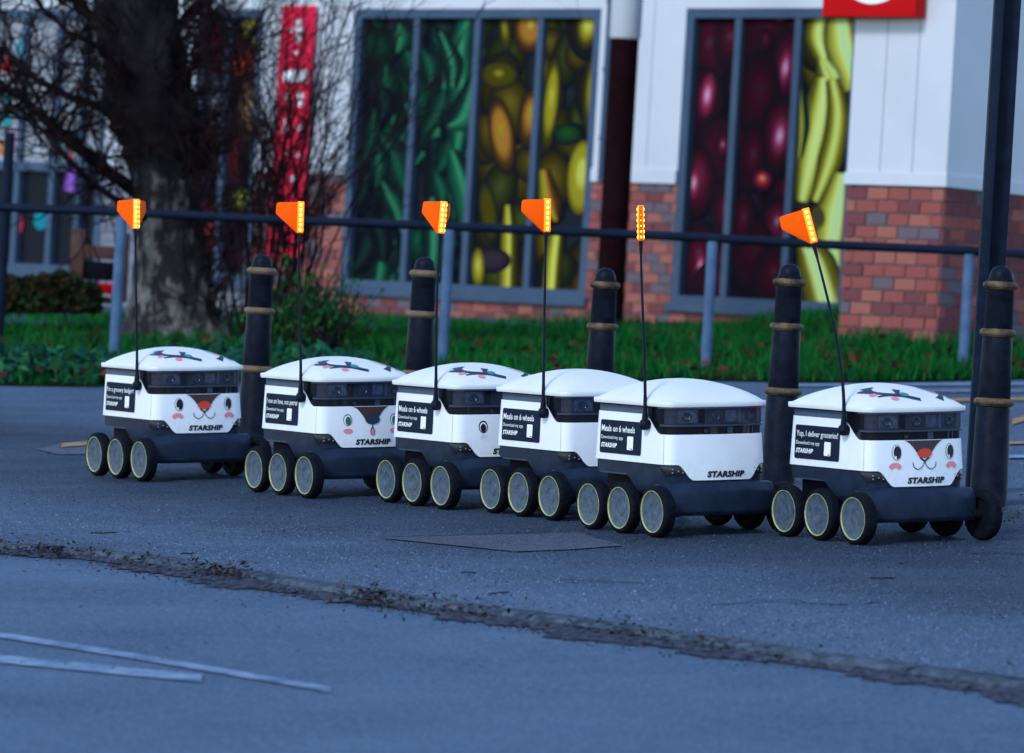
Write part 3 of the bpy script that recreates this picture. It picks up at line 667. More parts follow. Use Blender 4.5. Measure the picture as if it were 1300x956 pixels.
for tj in (ct0*.66, ct0*.33):
    b = MB(); CB.box(b, tj-.004, tj+.004, .0165, .0185, Zc+.08, Zct-.01); fixparent(b.build('panel_joint', 'joint'), cb)
for tj in (.55, 1.25, 1.95):
    b = MB(); RW.box(b, tj-.004, tj+.004, .0165, .0185, Zc+.08, Zct-.01); fixparent(b.build('panel_joint', 'joint'), cb)
for uj in (165, 205, 345, 415, 822):
    b = MB(); tj = tA(uj); MW.box(b, tj-.004, tj+.004, .0125, .0145, Zs+.11, ZT-.01); fixparent(b.build('panel_joint', 'joint'), shop)
sg = thing('red_sign', 'red box sign with a white ring fixed to the white corner block', 'sign', loc(CB.T(-.6, .1, Zct-1)))
(s0_, zA), (s1_, zB) = CB.at(1063, 18), CB.at(1181, 30)
zbot = (zA+zB)/2
b = MB(); CB.box(b, s0_-.02, s1_-.02, .03, .16, zbot, zbot+.9); o = b.build('sign_box', 'signred'); bevel_mesh(o.data, .012); fixparent(o, sg)
b = MB(); CB.box(b, s0_+.10, s0_+.18, .016, .03, zbot+.1, zbot+.8); fixparent(b.build('bracket', 'post'), sg)
tc_, zc_ = CB.at(1128, -56); rings = []
for r_ in (.27, .355):
    rings.append([CB.T(tc_+r_*math.cos(q), .1625, zc_+r_*math.sin(q)) for q in np.linspace(0, 2*math.pi, 49)[:-1]])
b = MB(); b.loft(rings, True); fixparent(b.build('sign_ring', 'print'), sg)
# brown round column with a white upper sleeve, and the rain pipe beside it
Pb = px(773, 402, 39.6); Pt = np.array([Pb[0], Pb[1], Pb[2]])
cl = thing('round_column', 'dark brown round column with white upper sleeve before the shop wall', 'column', loc(Pt))
zz = px(795, 47, 39.6)[2]-Pb[2]; cr = .118
b = MB(); b.lathe([(cr, -.4), (cr, zz)], 28); autosmooth(b.mesh('x', 'brownpost')); o = b.build('shaft', 'brownpost', cl); autosmooth(o.data)
b = MB(); b.lathe([(cr+.003, zz-.02), (cr+.014, zz), (cr+.014, zz+2.2), (0, zz+2.2)], 28); o = b.build('sleeve', 'render', cl); autosmooth(o.data)
tp, _z = MW.at(775, 120)
rp = thing('rain_pipe', 'thin pale grey rain pipe running down the white wall by the column', 'pipe', loc(MW.T(tp, .07, Zs)))
b = MB(); b.lathe([(.030, -.02), (.030, ZT-Zs)], 14); o = b.build('pipe', 'frame', rp); autosmooth(o.data)
for k in range(4):
    b = MB(); b.lathe([(.040, .35+k*.62), (.040, .39+k*.62)], 14); b.build('bracket', 'frame', rp)
# ================================================================ RAILING
RD = 31.3
rl = thing('railing', 'long dark tubular handrail on pale grey posts along the grass bank', 'railing', loc(px(640, 470, RD)))
RLP = [(-160, 255, RD+.5), (0, 263, RD+.3), (152, 269, RD+.2), (350, 279, RD), (565, 287, RD), (740, 295, RD), (898, 302, RD), (1060, 311, RD), (1225, 318, RD), (1310, 323, RD), (1500, 332, RD)]
b = MB(); b.tube([px(*p) for p in RLP], .030, 12); o = b.build('handrail', 'rail'); autosmooth(o.data); fixparent(o, rl)
for u, v, vb in [(155, 270, 470), (571, 288, 484), (905, 303, 486), (1231, 319, 492)]:
    P = px(u, v, RD+(.2 if u < 300 else 0)); b = MB(); h_ = (vb-v)/(FPX/RD)
    b.tube([P-np.array([0, 0, h_]), P-np.array([0, 0, .02])], .036, 12); o = b.build('post', 'railpost'); autosmooth(o.data); fixparent(o, rl)
P = px(10, 214, 32.5); b = MB(); b.tube([P-np.array([0, 0, 1.15]), P+np.array([0, 0, .25])], .036, 10)
o = b.build('thin_post', 'rail'); tag(o, 'thin dark upright post in front of the glazed front', 'post')
# ================================================================ TREE, SHRUBS, BENCH
def bark_mat():
    m, n, l, b = new_mat('birch_bark')
    tc = n.new('ShaderNodeTexCoord'); mp = n.new('ShaderNodeMapping'); mp.inputs['Scale'].default_value = (1, 1, .55); l.new(tc.outputs['Object'], mp.inputs['Vector'])
    t = n.new('ShaderNodeTexNoise'); t.inputs['Scale'].default_value = 8.0; t.inputs['Detail'].default_value = 9; t.inputs['Roughness'].default_value = .7; l.new(mp.outputs[0], t.inputs['Vector'])
    sx = n.new('ShaderNodeSeparateXYZ'); l.new(tc.outputs['Object'], sx.inputs[0])
    mr = n.new('ShaderNodeMapRange'); mr.inputs['From Min'].default_value = 1.15; mr.inputs['From Max'].default_value = 1.75; mr.inputs['To Min'].default_value = 0; mr.inputs['To Max'].default_value = .55
    l.new(sx.outputs['Z'], mr.inputs['Value'])
    su = n.new('ShaderNodeMath'); su.operation = 'SUBTRACT'; l.new(t.outputs['Fac'], su.inputs[0]); l.new(mr.outputs[0], su.inputs[1])
    r = n.new('ShaderNodeValToRGB'); r.color_ramp.elements[0].position = .49; r.color_ramp.elements[0].color = (.006, .005, .007, 1); r.color_ramp.elements[1].position = .62; r.color_ramp.elements[1].color = (.15, .142, .138, 1)
    l.new(su.outputs[0], r.inputs['Fac']); l.new(r.outputs['Color'], b.inputs['Base Color']); b.inputs['Roughness'].default_value = .95
    bp = n.new('ShaderNodeBump'); bp.inputs['Strength'].default_value = 1; bp.inputs['Distance'].default_value = .03; l.new(t.outputs['Fac'], bp.inputs['Height']); l.new(bp.outputs['Normal'], b.inputs['Normal'])
    return m
M['bark'] = bark_mat()
TD = 34.5
tb = px(218, 432, TD)
tree = thing('birch_tree', 'thick old leafless birch with pale lower bark and dark burrs behind the railing', 'tree', loc(tb))
def tl(u, v, dD=0.0): return px(u, v, TD+dD)-tb
prof = [(222, 452, 92), (220, 430, 78), (218, 405, 64), (216, 370, 55), (214, 320, 50), (212, 270, 48), (208, 225, 49), (203, 188, 53), (197, 150, 62), (190, 110, 60), (184, 70, 57), (178, 30, 60), (172, -20, 56), (168, -80, 46), (170, -150, 40)]
s_t = FPX/TD
rings = []; sg_ = 40
pp = []
for i in range(len(prof)-1):
    for k in range(4):
        f = k/4; pp.append(tuple(prof[i][j]*(1-f)+prof[i+1][j]*f for j in range(3)))
pp.append(prof[-1])
ph = [random.uniform(0, 6.28) for _ in range(12)]
for u, v, r in pp:
    c = tl(u, v); ring = []
    for k in range(sg_):
        a = 2*math.pi*k/sg_
        nz = 1+.07*math.sin(3*a+ph[0]+v*.01)+.05*math.sin(7*a+ph[1]+v*.03)+.05*math.sin(11*a+ph[2]-v*.05)+.035*math.sin(17*a+v*.11+ph[3])
        if v > 380: nz += .16*smooth((v-380)/60)*max(0, math.sin(4*a+ph[4]))
        if v < 195: nz += .10*math.sin(5*a+v*.06+ph[5])+.08*math.sin(9*a-v*.13+ph[6])
        rr = r*.88/s_t*nz; ring.append(c+np.array([math.cos(a)*rr, math.sin(a)*rr, 0]))
    rings.append(ring)
b = MB(); b.loft(rings, True, True, True); o = b.build('trunk', 'bark', tree); autosmooth(o.data, 60)
rs = random.Random(11)
def wander(p0, p1, n, amp, sag=0.0):
    p0, p1 = np.array(p0), np.array(p1); L = np.linalg.norm(p1-p0); off = np.zeros(3); out = []
    for i in range(n+1):
        t = i/n; 
        if 0 < i: off = off+np.array([rs.gauss(0, 1) for _ in range(3)])*amp*L/n
        out.append(p0*(1-t)+p1*t+off*math.sin(math.pi*min(1, t*1.0))*.9+np.array([0, 0, -sag*L*math.sin(math.pi*t)]))
    return out
LIMBS = [((195, 262, 0), (66, 158, -.5), (-25, 88, -.9), .055), ((190, 150, .1), (50, 104, .3), (-30, 52, .6), .040), ((200, 290, -.1), (90, 205, -.6), (20, 130, -.5), .030), ((175, 90, 0), (90, -10, 0), (60, -90, .3), .05), ((205, 150, 0), (262, 60, -.3), (275, -60, -.4), .04), ((190, 60, 0), (300, -40, .3), (380, -120, 0), .05), ((210, 250, -.1), (285, 150, -.5), (320, 40, -.7), .018), ((185, 120, -.1), (85, 40, -.8), (20, -40, -1), .03)]
tw = MB()
def twiglet(p, d, L, r, depth, b):
    p = np.array(p); d = np.array(d)/np.linalg.norm(d); q = p+d*L
    w = wander(p, q, 6, .30, -.02); b.tube(w, np.linspace(r, r*.25, len(w)), 4, False)
    if depth > 0:
        for _ in range(rs.randint(2, 5)):
            i = rs.randint(1, len(w)-2); dd = d+np.array([rs.gauss(0, .55), rs.gauss(0, .55), rs.gauss(.05, .5)]); twiglet(w[i], dd, L*rs.uniform(.35, .75), r*.55, depth-1, b)
for a, c, e_, r in LIMBS:
    P = [tl(*a), tl(*c), tl(*e_)]; w = wander(P[0], P[1], 7, .12)+wander(P[1], P[2], 7, .14)[1:]
    b = MB(); b.tube(w, np.linspace(r, r*.35, len(w)), 8); o = b.build('branch', 'twig', tree, True)
    for _ in range(30):
        i = rs.randint(2, len(w)-1); d = (w[min(i+1, len(w)-1)]-w[i-1]); d = d/np.linalg.norm(d)+np.array([rs.gauss(0, .8), rs.gauss(0, .6), rs.gauss(.1, .8)])
        twiglet(w[i], d, rs.uniform(.3, .9), r*.22+.003, 2, tw)
for _ in range(520):                    # fine shoots growing straight out of the burrs
    v = rs.uniform(-80, 215); u = np.interp(v, [-150, 220], [172, 206]); a = rs.uniform(0, 6.28); rr = .30
    p = tl(u, v)+np.array([math.cos(a)*rr, math.sin(a)*rr, 0]); d = np.array([math.cos(a), math.sin(a), rs.uniform(-.3, 1.2)])
    twiglet(p, d, rs.uniform(.18, .55), .006, 1, tw)
for _ in range(120):                    # dense dark shoots down the shaded flank
    v = rs.uniform(190, 420); p = tl(np.interp(v, [190, 420], [248, 272])+rs.gauss(0, 10), v, -.15+rs.gauss(0, .2)); twiglet(p, (rs.gauss(.25, .5), rs.gauss(-.3, .4), rs.uniform(.2, 1.2)), rs.uniform(.15, .5), .007, 1, tw)
o = tw.build('twigs', 'twig', tree); tag(o, kind='stuff')
# bare many-stemmed shrub beside the tree
SD = 34.0; sb_ = px(338, 425, SD)
shrub = thing('bare_shrub', 'leafless many stemmed shrub between the birch and the lettuce window', 'shrub', loc(sb_))
st = MB(); sw = MB()
for k in range(60):
    u0 = rs.uniform(292, 392); u2 = u0+rs.gauss(45, 75); v2 = rs.uniform(-60, 170); dd = rs.uniform(-.7, 1.2)
    p0 = px(u0, 428, SD+rs.uniform(-.3, .3))-sb_; p1 = px(u0+(u2-u0)*.38, 428+(v2-428)*.5, SD+dd*.5)-sb_; p2 = px(u2, v2, SD+dd)-sb_
    w = wander(p0, p1, 6, .10)+wander(p1, p2, 7, .15)[1:]; r = rs.uniform(.004, .013)
    st.tube(w, np.linspace(r, r*.3, len(w)), 5, False)
    for _ in range(9):
        i = rs.randint(4, len(w)-1); d = (w[min(i+1, len(w)-1)]-w[i-1]); d = d/np.linalg.norm(d)+np.array([rs.gauss(.1, .5), rs.gauss(0, .5), rs.gauss(0, .5)])
        twiglet(w[i], d, rs.uniform(.25, .8), .0036, 1, sw)
o = st.build('stems', 'twig', shrub); tag(o, kind='stuff'); o = sw.build('twigs', 'twig', shrub); tag(o, kind='stuff')
# feathery green bush at its foot
gbp = px(392, 440, 33.2)
gbush = thing('green_bush', 'feathery green bush growing at the foot of the bare shrub', 'bush', loc(gbp))
b = MB(); st2 = MB()
for k in range(240):
    base = px(rs.gauss(388, 24), 440, 33.2+rs.gauss(0, .25))-gbp; h_ = abs(rs.gauss(.32, .16)); lean = np.array([rs.gauss(.05, .14), rs.gauss(0, .14), 0]); tip = base+lean+np.array([0, 0, h_])
    st2.tube([base, (base+tip)/2+lean*.1, tip], [.006, .004, .002], 4, False)
    for j in range(10):
        f = rs.uniform(.2, 1); p = base*(1-f)+tip*f+np.array([rs.gauss(0, .03), rs.gauss(0, .03), rs.gauss(0, .02)]); a = np.array([rs.gauss(0, .5), rs.gauss(0, .5), 1.0]); a /= np.linalg.norm(a); c = np.cross(a, [rs.gauss(0, 1), rs.gauss(0, 1), .2]); c /= np.linalg.norm(c); s_ = rs.uniform(.02, .05)
        col = np.array(rs.choice([(.012, .075, .016), (.02, .10, .02), (.008, .05, .018)]))*rs.uniform(.7, 1.3); b.add([p, p+c*s_*.3+a*s_*.5, p+a*s_, p-c*s_*.3+a*s_*.5], [(0, 1, 2, 3)], [col]*4)
b.build('foliage', 'leaf', gbush); o = st2.build('stems', 'twig', gbush)
# low clipped hedge in front of the glazed front
hb = px(55, 392, 36)
hedge = thing('low_hedge', 'low dark clipped hedge in front of the glazed front', 'hedge', loc(hb))
b = MB(); st3 = MB()
for k in range(4200):
    u = rs.uniform(-70, 128); top = 349+3*math.sin(u*.06)+(10 if u > 100 else 0)+2*math.sin(u*.31); v = rs.uniform(top, 396); p = px(u, v, 36+rs.uniform(0, .8))-hb
    a = np.array([rs.gauss(0, 1) for _ in range(3)]); a /= np.linalg.norm(a); c = np.cross(a, [rs.gauss(0, 1), rs.gauss(0, 1), .2]); c /= np.linalg.norm(c); s_ = rs.uniform(.02, .045)
    col = np.array(rs.choice([(.018, .030, .012), (.028, .022, .012), (.012, .030, .014), (.040, .026, .014)]))*rs.uniform(.6, 1.3); b.add([p-a*s_, p+c*s_*.5, p+a*s_, p-c*s_*.5], [(0, 1, 2, 3)], [col]*4)
b.build('foliage', 'leaf', hedge)
for k in range(40):
    u = rs.uniform(-60, 125); p0 = px(u, 398, 36.4)-hb; st3.tube([p0, p0+np.array([rs.gauss(0, .05), 0, .26])], .008, 4, False)
st3.build('stems', 'twig', hedge)
# timber bench with a red panel
bp_ = px(120, 382, 36.8)
bench = thing('timber_planter', 'brown timber frame with a red panel beside the birch trunk', 'planter', loc(bp_))
def bl(u, v, d=0.0): return px(u, v, 36.8+d)-bp_
def slab(name, u0, v0, u1, v1, d, m):
    a = bl(u0, v0); c = bl(u1, v1); b = MB(); b.box((min(a[0], c[0]), -d/2, min(a[2], c[2])), (max(a[0], c[0]), d/2, max(a[2], c[2]))); o = b.build(name, m, bench); bevel_mesh(o.data, .008); return o
slab('post', 92, 290, 104, 378, .10, 'wood'); slab('post', 148, 296, 160, 384, .098, 'wood'); slab('rail', 104.2, 311, 147.8, 330, .07, 'wood'); slab('red_panel', 104.2, 358, 147.8, 374, .06, 'signred'); slab('back_panel', 104.2, 331, 147.8, 357, .03, 'under'); slab('base_rail', 104.2, 375, 147.8, 386, .075, 'wood')
# ================================================================ BOLLARDS AND POST
def bollard(name, ub, vb, s, label, gold):
    D = FPX/s; P = px(ub, vb, D); t = thing(name, label, 'bollard', loc(P), 'cast bollards along the yard edge')
    b = MB(); b.lathe([(.085, -.25), (.085, .0), (.078, .012), (.074, .03), (.0665, .40), (.060, .415), (.060, .435), (.0635, .445), (.058, .67), (.053, .685), (.053, .70), (.0565, .71), (.0535, .845), (.0545, .848), (.0545, .856), (.050, .858), (.050, .90), (.0455, .902)], 40); o = b.build('shaft', 'iron', t); autosmooth(o.data, 35)
    for z, r in ((.4255, .0790), (.693, .0710), (.876, .0685)):
        b = MB(); b.lathe([(r-.022, z-.0165), (r-.009, z-.016), (r-.008, z-.012), (r-.0025, z-.0105), (r-.0005, z-.004), (r-.0005, z+.003), (r-.0025, z+.009), (r-.008, z+.0105), (r-.009, z+.014), (r-.022, z+.015)], 40); o = b.build('band', gold, t); autosmooth(o.data, 60)
    b = MB(); b.lathe([(.046, .885), (.0465, .90), (.0455, .915), (.040, .931), (.030, .943), (.016, .950), (.0, .952)], 32); o = b.build('dome_cap', 'iron', t); autosmooth(o.data, 60)
    return t
bollard('bollard', 318.5, 343.5+.876*277, 277, 'black bollard with clean gold bands between the cheerful badger robot and the teardrop robot', 'goldclean')
bollard('bollard', 524.5, 347+.876*283, 283, 'black bollard with clean gold bands behind the freckled robot', 'goldclean')
bollard('bollard', 753.5, 361.5+.876*288, 288, 'black bollard with worn gold bands behind the two plain lidded robots', 'gold')
bollard('bollard', 986.5, 358+.876*308, 308, 'black bollard with flaking gold bands between the plain robot and the grocery robot', 'gold')
bollard('bollard', 1253.5, 650, 329, 'black bollard standing against the tall square post', 'gold')
Pp = px(1243, 636, 18.9)
sp_ = thing('square_post', 'tall dark square steel post standing behind a bollard', 'post', loc(Pp))
b = MB(); sec_ = [(-.058, -.050), (-.020, -.058), (-.018, .020), (.052, .006), (.056, .040), (-.054, .058)]     # open angle section
b.loft([[(x, y, -.2) for x, y in sec_], [(x, y, 3.4) for x, y in sec_]], True, True, True); o = b.build('shaft', 'post', sp_); bevel_mesh(o.data, .003)
b = MB(); b.box((-.06, -.06, 3.401), (.06, .062, 3.415)); b.build('cap', 'post', sp_)
b = MB(); b.box((-.10, -.10, -.05), (.10, .10, .012)); o = b.build('base_plate', 'post', sp_)
# ================================================================ ROBOTS
N_OUT = len(outline())
def ring_at(o, z):
    return [(x, y, z) for x, y in outline(o)]
def z_top(x, y): return .420-.066*smooth((x-.030)/.105)
def z_bot(x, y): return .249 if x < .10 else .249-.055*smooth((.168-abs(y-.006))/.060)
def shell_strip(zlo, zhi, off, rows, close=True):
    rings = []
    base = outline(0)
    for r in range(rows+1):
        ring = []
        for k in range(N_OUT):
            lo, hi = zlo(*base[k]), zhi(*base[k]); z = lo+(hi-lo)*r/rows; x, y = OUTC(off(z))[k]; ring.append((x, y, z))
        rings.append(ring)
    return rings
_oc = {}
def OUTC(o):
    o = round(o, 4)
    if o not in _oc: _oc[o] = outline(o)
    return _oc[o]
def thick(me, t):          # give a skin real thickness, inwards
    import bmesh
    b = bmesh.new(); b.from_mesh(me); bmesh.ops.recalc_face_normals(b, faces=b.faces)
    bmesh.ops.solidify(b, geom=b.faces[:], thickness=t); b.to_mesh(me); b.free(); return autosmooth(me, 40)
RM = {}
b = MB(); b.loft(shell_strip(z_bot, z_top, lambda z: draft(z)+.0, 8)); me = b.mesh('shell', 'white'); RM['shell'] = thick(me, .006)
b = MB(); b.loft([ring_at(-.004, z) for z in (.20, .30, .40, .455)], True, True, True); RM['inner_body'] = autosmooth(b.mesh('inner_body', 'band'))
def zl(x, y):
    if x > .12 and abs(y) < .19: return .150
    return .207-.085*smooth((x+.10)/.13)
b = MB(); b.loft(shell_strip(zl, lambda x, y: .262, lambda z: .0055-.0035-.10*max(0, .20-z), 6)); RM['lower_body'] = thick(b.mesh('lower_body', 'lower'), .006)
b = MB(); b.box((-.285, -.165, .085), (.19, .165, .21)); RM['chassis'] = bevel_mesh(b.mesh('chassis', 'under'), .015)
# bumper bar across the front
sec = [(.150, .193), (.210, .191), (.234, .168), (.2415, .158), (.2415, .086), (.232, .072), (.150, .075)]
rings = []
for y in np.linspace(-.236, .236, 25):
    q = abs(y)/.236; back = .030*q**2.4; dz = -.010*smooth((q-.45)/.5)
    rings.append([(x-back*(1 if x > .16 else 0), y, z+(dz if z > .14 else 0)) for x, z in sec])
b = MB(); b.loft(rings, True, True, True); RM['bumper'] = bevel_mesh(b.mesh('bumper', 'lower'), .003, 2, 24, 18)
# lid
ol = outline(LID_O)-LIDC; ks = [.999, .993, .985, .965, .93, .88, .81, .72, .62, .51, .40, .29, .18, .08]
rings = [[(x*.975+LIDC[0], y*.975, .452) for x, y in ol], [(x+LIDC[0], y, .4505) for x, y in ol], [(x*1.006+LIDC[0], y*1.006, .456) for x, y in ol], [(x*1.004+LIDC[0], y*1.004, LID_Z0-.002) for x, y in ol]]
for k in ks: rings.append([(x*k+LIDC[0], y*k, lid_z(x*k+LIDC[0], y*k)) for x, y in ol])
b = MB(); b.loft(rings, True, True, True); RM['lid'] = autosmooth(b.mesh('lid', 'lid'), 50)
b = MB(); b.loft([[(x*.985+LIDC[0], y*.985, z) for x, y in ol] for z in (.4465, .4515)], True, True, True); RM['lid_seal'] = b.mesh('lid_seal', 'under')
# front visor: black pillar band, smoked sensor window, ledge and lower band
def arc(off, z0, z1, xmin, m, name, zb=None):
    o_ = outline(off); idx = [i for i in range(N_OUT) if o_[i][0] > xmin]
    st_ = next(k for k in range(len(idx)) if idx[k] != 0 or True)
    pts = [o_[i] for i in idx]
    b = MB(); b.loft([[(x, y, z0) for x, y in pts]+[(xmin-.005, pts[-1][1]*.9, z0), (xmin-.005, pts[0][1]*.9, z0)], [(x, y, z1) for x, y in pts]+[(xmin-.005, pts[-1][1]*.9, z1), (xmin-.005, pts[0][1]*.9, z1)]], True, True, True)
    return autosmooth(b.mesh(name, m), 30)
RM['visor'] = arc(-.0015, .340, .4475, .040, 'visor', 'visor')
RM['sensor_window'] = arc(.0015, .390, .444, .150, 'visor2', 'sensor_window')
RM['ledge'] = arc(.006, .3825, .3885, .140, 'ledge', 'ledge')
RM['brow'] = arc(.010, .4445, .4495, .120, 'ledge', 'brow')
def lens_at(y, z, r):
    x = front_x(y)+.0015; a = math.atan2(1.24*y, 1); b = MB()
    T = lambda p, q, h: (x+h*math.cos(a)-p*math.sin(a)*0, y+p, z+q)
    b.lathe([(r, 0), (r, .0025), (r*.8, .003), (r*.72, .0015), (0, .001)], 20, lambda p, q, h: (x+h-p*1.24*y, y+p, z+q)); return autosmooth(b.mesh('lens', 'lens'), 40)
LENS = [lens_at(y, .417, .0175) for y in (-.135, -.02, .125)]+[lens_at(-.06, .366, .008)]
def visor_patch(y0, y1, z0, z1, e, m):
    ys = np.linspace(y0, y1, 6); b = MB(); b.loft([[(front_x(y)+e, y, z) for y in ys] for z in (z0, z1)], False); return b.mesh('module_and_reflection', m)
MODS_REFLS = [visor_patch(-.165, -.095, .396, .440, .0022, 'visor3'), visor_patch(-.088, -.064, .393, .442, .0026, 'visor'), visor_patch(.020, .066, .398, .438, .0022, 'visor3'), visor_patch(.075, .088, .392, .443, .0026, 'ledge'), visor_patch(.160, .172, .392, .443, .0026, 'ledge'), visor_patch(.030, .055, .357, .380, .0006, 'ledge'), visor_patch(.120, .128, .356, .381, .0006, 'ledge'), visor_patch(.140, .146, .356, .381, .0006, 'ledge')]  # last two are reflection streaks painted lighter on the visor, no real modules
# headlamps wrapped round the front corners
def lamp(side):
    o0 = outline(0); rings = [[], [], []]; idx = [i for i in range(N_OUT) if (o0[i][0] > .118 and side*o0[i][1] > .118)]
    n = len(idx)
    for k, i in enumerate(idx):
        f = k/(n-1); f = f if side < 0 else 1-f
        top = .2445-.026*smooth((f-.70)/.3); bot = .2445-.036*smooth(f/.30)*(1-.15*f)
        for j, z in enumerate((bot, (top+bot)/2, top)):
            x, y = OUTC(.0042+(.002 if j == 1 else 0))[i]; rings[j].append((x, y, z))
    b = MB(); b.loft(rings, False); return thick(b.mesh('headlamp', 'headlens'), .003)
RM['lampR'], RM['lampL'] = lamp(-1), lamp(1)
def chips(side):
    b = MB(); o0 = OUTC(.0075)
    idx = [i for i in range(N_OUT) if (o0[i][0] > .165 and .142 < side*o0[i][1] < .188)][::2]
    for i in idx:
        for dz in ((.0, .012) if (i//2) % 2 else (.005,)):
            x, y = o0[i]; b.lathe([(.0036, -.002), (.0032, .0012), (0, .002)], 8, lambda p, q, h: (x+h, y+p*.8, .221+dz+q*.8))
    return b.mesh('lamp_leds', 'chip')
RM['chipR'], RM['chipL'] = chips(-1), chips(1)
# seams on the shell
b = MB()
for yy in (-1, 1):
    i = [k for k in range(N_OUT) if outline(0)[k][1]*yy > 0 and outline(0)[k][0] > .10]
    k = min(i, key=lambda q: abs(outline(0)[q][0]-.155) if abs(outline(0)[q][1]) > .15 else 9)
    P0, P1 = [], []
    for z in np.linspace(.251, .352, 6):
        x, y = OUTC(draft(z)+.0008)[k]; P0.append((x-.0008, y, z)); P1.append((x+.0008, y, z))
    b.loft([P0, P1], False)
RM['seam'] = b.mesh('seam', 'seam')
# wheel: axis along local y, outer face at -y
def wheel_meshes():
    R_, w = .0905, .046; T = lambda p, q, h: (p, -h, q)
    b = MB(); pr = [(.0705, .0215), (.073, .0235), (.080, .0235), (.0862, .0205), (.0895, .0150), (R_, .009)]
    seg_ = 96; rings = []
    full = pr+[(R_, -.009), (.0895, -.015), (.0862, -.0205), (.080, -.0235), (.06, -.022), (.055, -.012)]
    for r, h in full:
        ring = []
        for k in range(seg_):
            rr = r
            if r > .086 and (k // 2) % 2 == (0 if h > 0 else 1): rr = r-.0011
            a = 2*math.pi*k/seg_; ring.append((rr*math.cos(a), -h, rr*math.sin(a)))
        rings.append(ring)
    b.loft(rings, True); tyre = autosmooth(b.mesh('tyre', 'tyre'), 35)
    b = MB(); b.lathe([(.0708, .012), (.0705, .0195), (.066, .0188), (.060, .0172), (.050, .0165), (.030, .0150), (.0285, .0165), (.027, .0150), (.006, .0140), (0, .0140)], 48, T); hub = autosmooth(b.mesh('hub', 'hub'), 30)
    b = MB(); b.lathe([(.0700, .0185), (.0702, .0232), (.0716, .0242), (.0732, .0238), (.0738, .0205)], 56, T, False); ring = autosmooth(b.mesh('rim_ring', 'ring'), 60)
    b = MB(); b.lathe([(.0705, -.010), (.055, -.012), (.02, -.015), (.012, -.045), (0, -.045)], 24, T); back = autosmooth(b.mesh('axle', 'under'))
    return tyre, hub, ring, back
WH = wheel_meshes()
b = MB(); b.tube([(-.21, 0, .0905), (-.10, 0, .150), (-.005, 0, .0905)], .013, 8); RM['arm'] = b.mesh('suspension_arm', 'under')
b = MB(); b.tube([(-.05, 0, .135), (.10, 0, .150), (.215, 0, .0905)], .013, 8); RM['arm2'] = b.mesh('suspension_arm', 'under')
b = MB(); b.box((-.0045, -.02, -.012), (.002, .02, .012)); RM['tail'] = bevel_mesh(b.mesh('tail_light', 'tail'), .003)
RM['tailoff'] = RM['tail'].copy(); RM['tailoff'].materials[0] = M['tailoff']
# flag mount
b = MB(); b.lathe([(.0170, -.004), (.0195, .004), (.0200, .014), (.0185, .022), (.013, .027), (0, .029)], 28, lambda p, q, h: (p, -h, q)); b.tube([(0, -.012, .008), (.001, -.012, .030), (.002, -.012, .056)], [.0115, .0105, .0062], 12); RM['mount'] = autosmooth(b.mesh('flag_mount', 'pole'), 45)
# flag, standing on the pole tip: plate behind, LED bar in front
def plate(pts, y0, y1):
    b = MB(); b.loft([[(x, y0, z) for x, z in pts], [(x, y1, z) for x, z in pts]], True, True, True); return b
FP = [(-.010, .002), (.016, .002), (.0165, .126), (-.086, .121), (-.0925, .115), (-.0945, .080), (-.091, .073)]
RM['flag_plate'] = bevel_mesh(plate(FP, -.007, .007).mesh('flag_plate', 'orange'), .003, 2, 40)
FE = [(-.012, .002), (-.012, .126), (-.070, .121), (-.076, .115), (-.078, .080), (-.074, .073)]
RM['flag_wing'] = bevel_mesh(plate(FE, -.004, .004).mesh('flag_wing', 'orange'), .002, 2, 40)
b = MB(); b.box((-.0095, -.0105, .006), (.0150, .0105, .127)); RM['led_bar'] = bevel_mesh(b.mesh('led_bar', 'ledstrip'), .002)
b = MB()
for k in range(6):
    for yy in (-1, 1):
        b.lathe([(.0052, .0100), (.0050, .0118), (.0028, .0125), (0, .0127)], 10, lambda p, q, h: (p+.003, yy*h, .0165+k*.0195+q*1.15))
    b.lathe([(.0048, .0145), (.0040, .0160), (0, .0165)], 10, lambda p, q, h: (h, p, .0165+k*.0195+q*1.15))
RM['leds'] = b.mesh('leds', 'led')
b = MB(); b.box((-.007, -.006, -.004), (.010, .006, .004)); RM['socket'] = b.mesh('flag_socket', 'pole')
# stickers and lettering
SX0, SX1, SZ0, SZ1 = -.258, .018, .272, .390
def side_pt(x, z, e=.0): return (x, -(W+draft(z))-e, z)
def rrect(x0, x1, z0, z1, r, n=5):
    out = []
    for cx, cz, a0 in ((x1-r, z1-r, 0), (x0+r, z1-r, 90), (x0+r, z0+r, 180), (x1-r, z0+r, 270)):
        for k in range(n): a = math.radians(a0+90*k/(n-1)); out.append((cx+r*math.cos(a), cz+r*math.sin(a)))
    return out
def side_decal(pts, m, name, e):
    b = MB(); b.add([side_pt(x, z, e) for x, z in pts], [tuple(range(len(pts)))]); return b.mesh(name, m)
RM['sticker'] = side_decal(rrect(SX0, SX1, SZ0, SZ1, .008), 'sticker', 'sticker', .0018)
RM['card'] = side_decal(rrect(-.074, -.034, .289, .337, .004), 'print', 'card', .0028)
RM['cardmark'] = side_decal(rrect(-.051, -.037, .2915, .2945, .001, 3), 'ink', 'card_mark', .0034)
def side_text(body, x0, z0, width, height, bold, shear=0):
    me, v = text_mesh(body, 'print', width, height, shear, bold); set_co(me, [side_pt(x0+p[0], z0+p[1], .0026) for p in v]); return me
T_APP = side_text('Download my app', -.249, .3185, .145, .0165, .0); T_ST = side_text('STARSHIP', -.249, .2925, .107, .0165, .035, .22)
